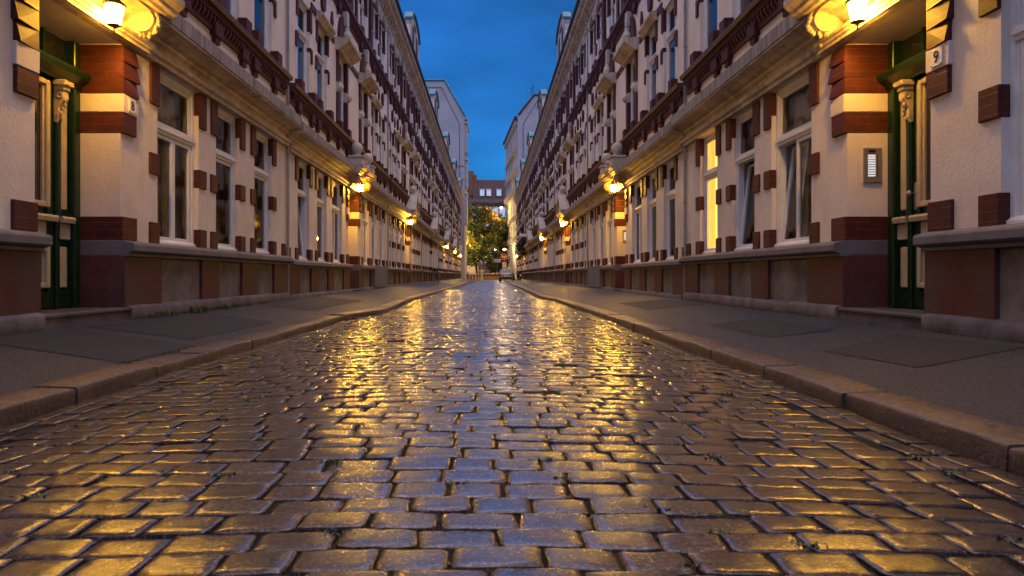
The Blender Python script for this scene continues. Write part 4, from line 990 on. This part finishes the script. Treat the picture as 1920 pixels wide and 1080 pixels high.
# ------------------------------------------------------------------ car
def car(name, loc, rz, paint, label):
    root = empty(name, loc, rz)        # local +y forwards, origin centre on the ground
    key = name + paint[0]; M[key] = mat('car_paint_' + paint[0], paint[1], .3, .3); nodes(M[key])[2].inputs['Coat Weight'].default_value = .8
    mb = MB().use(key); sec = []
    # body stations (y, half width, z_bottom, z_belt)
    st = [(-2.08, .70, .38, .80), (-2.02, .80, .30, .90), (-1.6, .86, .22, .93), (-.6, .88, .20, .92), (.6, .88, .20, .90), (1.3, .86, .22, .86), (1.85, .80, .26, .76), (2.1, .66, .34, .64)]
    rings = []
    for y, hw, zb, zt in st: rings.append([(-hw * .9, y, zb), (-hw, y, zb + .16), (-hw, y, zt - .14), (-hw * .95, y, zt), (-hw * .5, y, zt + .03), (hw * .5, y, zt + .03), (hw * .95, y, zt), (hw, y, zt - .14), (hw, y, zb + .16), (hw * .9, y, zb)])
    vs = [v for r in rings for v in r]; n = 10
    fs = [(i * n + j, i * n + (j + 1) % n, (i + 1) * n + (j + 1) % n, (i + 1) * n + j) for i in range(len(st) - 1) for j in range(n)]; mb.add(vs, fs, True); mb.add(vs, [tuple(range(n)), tuple(range((len(st) - 1) * n, len(st) * n))])
    # roof
    rf = [(-1.55, .60, 1.36), (-1.2, .62, 1.43), (-.4, .63, 1.46), (.3, .60, 1.40)]
    vs = [v for y, hw, z in rf for v in [(-hw, y, z - .05), (-hw * .8, y, z), (hw * .8, y, z), (hw, y, z - .05), (hw * .8, y, z - .07), (-hw * .8, y, z - .07)]]; n = 6
    mb.add(vs, [(i * n + j, i * n + (j + 1) % n, (i + 1) * n + (j + 1) % n, (i + 1) * n + j) for i in range(3) for j in range(n)], True); mb.add(vs, [tuple(range(6)), tuple(range(18, 24))])
    for s in (-1, 1):
        mb.tube([(s * .79, -1.92, .92), (s * .60, -1.52, 1.34)], .045, 6); mb.tube([(s * .80, 1.0, .90), (s * .60, .3, 1.37)], .04, 6); mb.tube([(s * .82, -.35, .92), (s * .62, -.4, 1.40)], .035, 6)
    mb.build('body', root)
    mb = MB().use('glassd')
    for q in ([(-.74, -1.94, .93), (.74, -1.94, .93), (.57, -1.55, 1.33), (-.57, -1.55, 1.33)], [(-.76, 1.02, .90), (.76, 1.02, .90), (.57, .32, 1.36), (-.57, .32, 1.36)],
              [(.81, -1.8, .93), (.81, .95, .90), (.61, .28, 1.37), (.61, -1.5, 1.35)], [(-.81, -1.8, .93), (-.81, .95, .90), (-.61, .28, 1.37), (-.61, -1.5, 1.35)]):
        c = sum((Vector(v) for v in q), Vector()) / 4; m_ = [tuple(Vector(v) * .985 + Vector((0, 0, .01))) for v in q]; mb.add(list(q) + m_, [(0, 1, 2, 3), (4, 7, 6, 5), (0, 4, 5, 1), (1, 5, 6, 2), (2, 6, 7, 3), (3, 7, 4, 0)])
    mb.build('windows', root)
    for sx in (-1, 1):
        for wy in (-1.28, 1.28):
            mb = MB().use('rubber'); mb.torus((sx * .78, wy, .31), .235, .085, 'x', 22, 8); wh = mb.build('wheel', root)
            mb = MB().use('steel'); mb.lathe([(.19, -.05), (.19, .05), (.05, .07)], (sx * .80, wy, .31), 14, axis='x'); mb.build('rim', wh)
        mb = MB().use('taillight'); mb.box(sx * .55, sx * .80, -2.095, -2.0, .70, .86, .02); mb.build('tail_light', root)
        mb = MB().use('signwhite'); mb.box(sx * .45, sx * .68, 2.0, 2.09, .55, .66, .02); mb.build('headlight', root)
        mb = MB().use(key); mb.ball((sx * .95, .75, .95), .09, 8, (1, .6, .8)); mb.build('wing_mirror', root)
    mb = MB().use('black'); mb.box(-.72, .72, -2.14, -2.02, .30, .50, .03); mb.box(-.5, .5, 1.95, 2.13, .28, .44, .03); mb.build('bumper', root)
    mb = MB().use('signwhite'); mb.box(-.26, .26, -2.115, -2.08, .58, .69, .006); mb.build('number_plate', root)
    return tag(root, label, 'car')
M['taillight'] = mat('red_tail_light', (.30, .01, .01), .25)
car('parked_car', (2.05, 79.2, -.01), R(-4), ('silver', (.36, .34, .33)), 'silver hatchback parked half on the right kerb, seen from behind')
car('parked_car', (-5.2, 118, -.06), R(82), ('dark_blue', (.03, .06, .13)), 'dark blue car standing at the far left corner of the crossing')
# ------------------------------------------------------------------ bicycle and motorbike
def bicycle():
    root = empty('bicycle', (-3.52, 46.6, .155), R(14)); Rw = .34
    for y in (-.53, .53):
        mb = MB().use('rubber'); mb.torus((0, y, Rw), Rw - .02, .022, 'x', 32, 6); wh = mb.build('wheel', root)
        mb = MB().use('steel'); mb.torus((0, y, Rw), Rw - .045, .010, 'x', 28, 5)
        for i in range(14): a = i * math.pi / 7; mb.tube([(0, y, Rw), (0, y + (Rw - .05) * math.cos(a), Rw + (Rw - .05) * math.sin(a))], .002, 3)
        mb.build('rim', wh)
        mb = MB().use('black'); mb.extr([(y + (Rw + .03) * math.cos(t), Rw + (Rw + .03) * math.sin(t)) for t in np.linspace(.3, 2.6, 12)] + [(y + (Rw + .022) * math.cos(t), Rw + (Rw + .022) * math.sin(t)) for t in np.linspace(2.6, .3, 12)], -.025, .025); mb.build('mudguard', root)
    mb = MB().use('metal'); bb = (0, -.08, .30); seat = (0, -.25, .82); head = (0, .36, .86); hl = (0, .41, .70)
    for a, b in ((bb, seat), (bb, hl), ((0, -.22, .74), head), (bb, (0, -.53, .34)), ((0, -.22, .72), (0, -.53, .34)), (head, (0, .53, .34))): mb.tube([a, b], .017, 7)
    mb.build('frame', root)
    mb = MB().use('black'); mb.box(-.08, .08, -.40, -.22, .90, .95, .02); mb.box(-.04, .04, -.24, -.08, .91, .945, .015); mb.tube([seat, (0, -.27, .91)], .014, 6); mb.build('saddle', root)
    mb = MB().use('steel'); mb.tube([head, (0, .33, 1.03)], .014, 6); mb.tube([(-.29, .14, 1.06), (-.26, .30, 1.08), (0, .34, 1.03), (.26, .30, 1.08), (.29, .14, 1.06)], .013, 6); mb.build('handlebar', root)
    mb = MB().use('metal'); mb.lathe([(.09, -.008), (.09, .008)], (.05, -.08, .30), 16, axis='x'); mb.tube([(.07, -.08, .30), (.08, .02, .17), (.15, .02, .17)], .01, 5); mb.tube([(-.05, -.08, .30), (-.08, -.18, .43), (-.15, -.18, .43)], .01, 5); mb.build('pedals', root)
    mb = MB().use('metal')
    for x in (-.06, 0, .06): mb.tube([(x, -.72, .74), (x, -.32, .74)], .006, 4)
    mb.tube([(-.06, -.72, .74), (.06, -.72, .74)], .006, 4); mb.tube([(.05, -.66, .74), (.05, -.53, .36)], .006, 4); mb.build('luggage_rack', root)
    mb = MB().use('black'); mb.extr([(.40, 1.0), (.66, 1.02), (.62, .80), (.44, .80)], -.16, .16); mb.build('front_basket', root)
    return tag(root, 'black city bicycle parked against the left facade', 'bicycle')
bicycle()
def motorbike():
    root = empty('motorbike', (3.28, 75.5, .12), R(6)); Rw = .31
    for y in (-.66, .68):
        mb = MB().use('rubber'); mb.torus((0, y, Rw), Rw - .06, .065, 'x', 26, 8); wh = mb.build('wheel', root); mb = MB().use('steel'); mb.lathe([(.16, -.03), (.16, .03), (.03, .05)], (0, y, Rw), 12, axis='x'); mb.build('rim', wh)
    mb = MB().use('black'); mb.extr([(-.9, .80), (-.3, .74), (.05, .72), (.3, .78), (.45, .92), (.2, 1.0), (-.05, .96), (-.2, .84), (-.95, .92)], -.16, .16); mb.extr([(-.3, .32), (.25, .30), (.38, .62), (.1, .72), (-.35, .66)], -.20, .20); mb.build('body', root)
    mb = MB().use('metal')
    for s in (-1, 1): mb.tube([(s * .10, .68, .31), (s * .12, .46, .92)], .03, 6); mb.tube([(s * .1, -.66, .31), (s * .12, -.2, .45)], .03, 6)
    mb.build('frame', root)
    mb = MB().use('metal'); mb.tube([(-.36, .28, 1.08), (-.15, .44, 1.04), (.15, .44, 1.04), (.36, .28, 1.08)], .018, 6); mb.tube([(.3, .34, 1.06), (.36, .36, 1.24)], .008, 5); mb.ball((.37, .36, 1.27), .07, 8, (1.2, .3, .8)); mb.tube([(-.3, .34, 1.06), (-.36, .36, 1.24)], .008, 5); mb.ball((-.37, .36, 1.27), .07, 8, (1.2, .3, .8)); mb.build('handlebar', root)
    mb = MB().use('rubber'); mb.extr([(-.95, .92), (-.2, .85), (0, .95), (-.5, .98), (-.98, 1.0)], -.15, .15); mb.build('seat', root)
    mb = MB().use('steel'); mb.tube([(.17, .2, .3), (.18, -.4, .3), (.2, -.95, .42)], [.03, .04, .05], 8); mb.build('exhaust_pipe', root)
    mb = MB().use('taillight'); mb.box(-.08, .08, -1.0, -.94, .78, .86, .01); mb.build('tail_light', root)
    mb = MB().use('signwhite'); mb.box(-.09, .09, -.99, -.975, .48, .62, .003); mb.build('number_plate', root)
    return tag(root, 'dark motorbike parked on the right pavement beside the silver car', 'motorbike')
motorbike()
# ------------------------------------------------------------------ moss and weeds
def tufts(name, pts, hgt, label_kind='stuff', blades=14, spread=.02, cols=((.05, .075, .015), (.035, .055, .012), (.09, .09, .03))):
    rd = random.Random(len(pts)); vs = []; fs = []; co = []
    for (x, y, z, s) in pts:
        for j in range(int(blades * s + 3)):
            a = rd.uniform(0, 6.28); bx = x + rd.gauss(0, spread * s * 1.6); by = y + rd.gauss(0, spread * s * .5); h = hgt * s * rd.uniform(.4, 1.2); ln = rd.uniform(.2, .9) * h
            wv = Vector((math.sin(a), -math.cos(a), 0)) * .0025 * (1 + s); o = len(vs); t = Vector((bx + math.cos(a) * ln, by + math.sin(a) * ln, z + h))
            m_ = Vector((bx + math.cos(a) * ln * .35, by + math.sin(a) * ln * .35, z + h * .65)); b0 = Vector((bx, by, z - .01))
            vs += [b0 - wv, b0 + wv, m_ + wv, m_ - wv, t]; fs += [(o, o + 1, o + 2, o + 3), (o + 3, o + 2, o + 4)]; c = rd.choice(cols); q = rd.uniform(.6, 1.4); co += [(c[0] * q, c[1] * q, c[2] * q, 1)] * 5
    me = bpy.data.meshes.new(name); me.from_pydata([tuple(v) for v in vs], [], fs); ca = me.color_attributes.new('tone', 'FLOAT_COLOR', 'POINT'); ca.data.foreach_set('color', [x for c in co for x in c]); me.materials.append(M['leaf'])
    return tag(link(me, name), kind='stuff')
pts = []
rd = random.Random(77)
idx = [i for i in range(len(S)) if 1.2 < S[i, 1] < 9 and abs(S[i, 0]) < 2.2]
for i in rd.sample(idx, min(len(idx), 620)):
    s_ = S[i]; x = s_[0] + rd.choice((-1, 1)) * (s_[2] + .006); y = s_[1] + rd.choice((-1, 1)) * s_[3] * rd.uniform(.3, 1)
    pts.append((x, y, float(crown(x, y)) - .02, rd.choice((.5, .6, .8, 1.3))))
o = tufts('moss', pts, .019, blades=22, spread=.013); tag(o, 'moss and small weeds growing in the cobble joints', 'moss')
pts = []
for i in range(60):
    y = rd.uniform(8.5, 13); pts.append((-XL + .13 + rd.uniform(0, .03), y, .19, rd.choice((.3, .4, .6))))
for c in (5.3, 8.75, 9.8, 9.9, 10.9): pts += [(-XL + .16 + rd.uniform(-.02, .06), c + rd.uniform(-.15, .15), .19, rd.uniform(.7, 1.3)) for _ in range(7)]
for i in range(30): y = rd.uniform(5.1, 6.6); pts.append((-float(KL(y)) - .27, y, .03, rd.uniform(.2, .45)))
for i in range(40): y = rd.uniform(5, 14); pts.append((XR - .14, y, .19, rd.choice((.2, .3))))
o = tufts('weeds', pts, .06, blades=10, spread=.03); tag(o, 'weeds growing along the foot of the walls and the kerb', 'weeds')
# litter / small stones along the wall foot
mb = MB().use('foot')
for i in range(160):
    s = rd.choice((-1, 1)); y = rd.uniform(4, 16); x = (XL if s < 0 else XR) - .13 - abs(rd.gauss(0, .07)); mb.ball((s * x, y, pave_z(s, x, y) + .003), rd.uniform(.004, .010), 6, (1, 1.2, .7))
o = mb.build('gravel'); tag(o, 'loose grit along the foot of the walls', 'grit', kind='stuff')
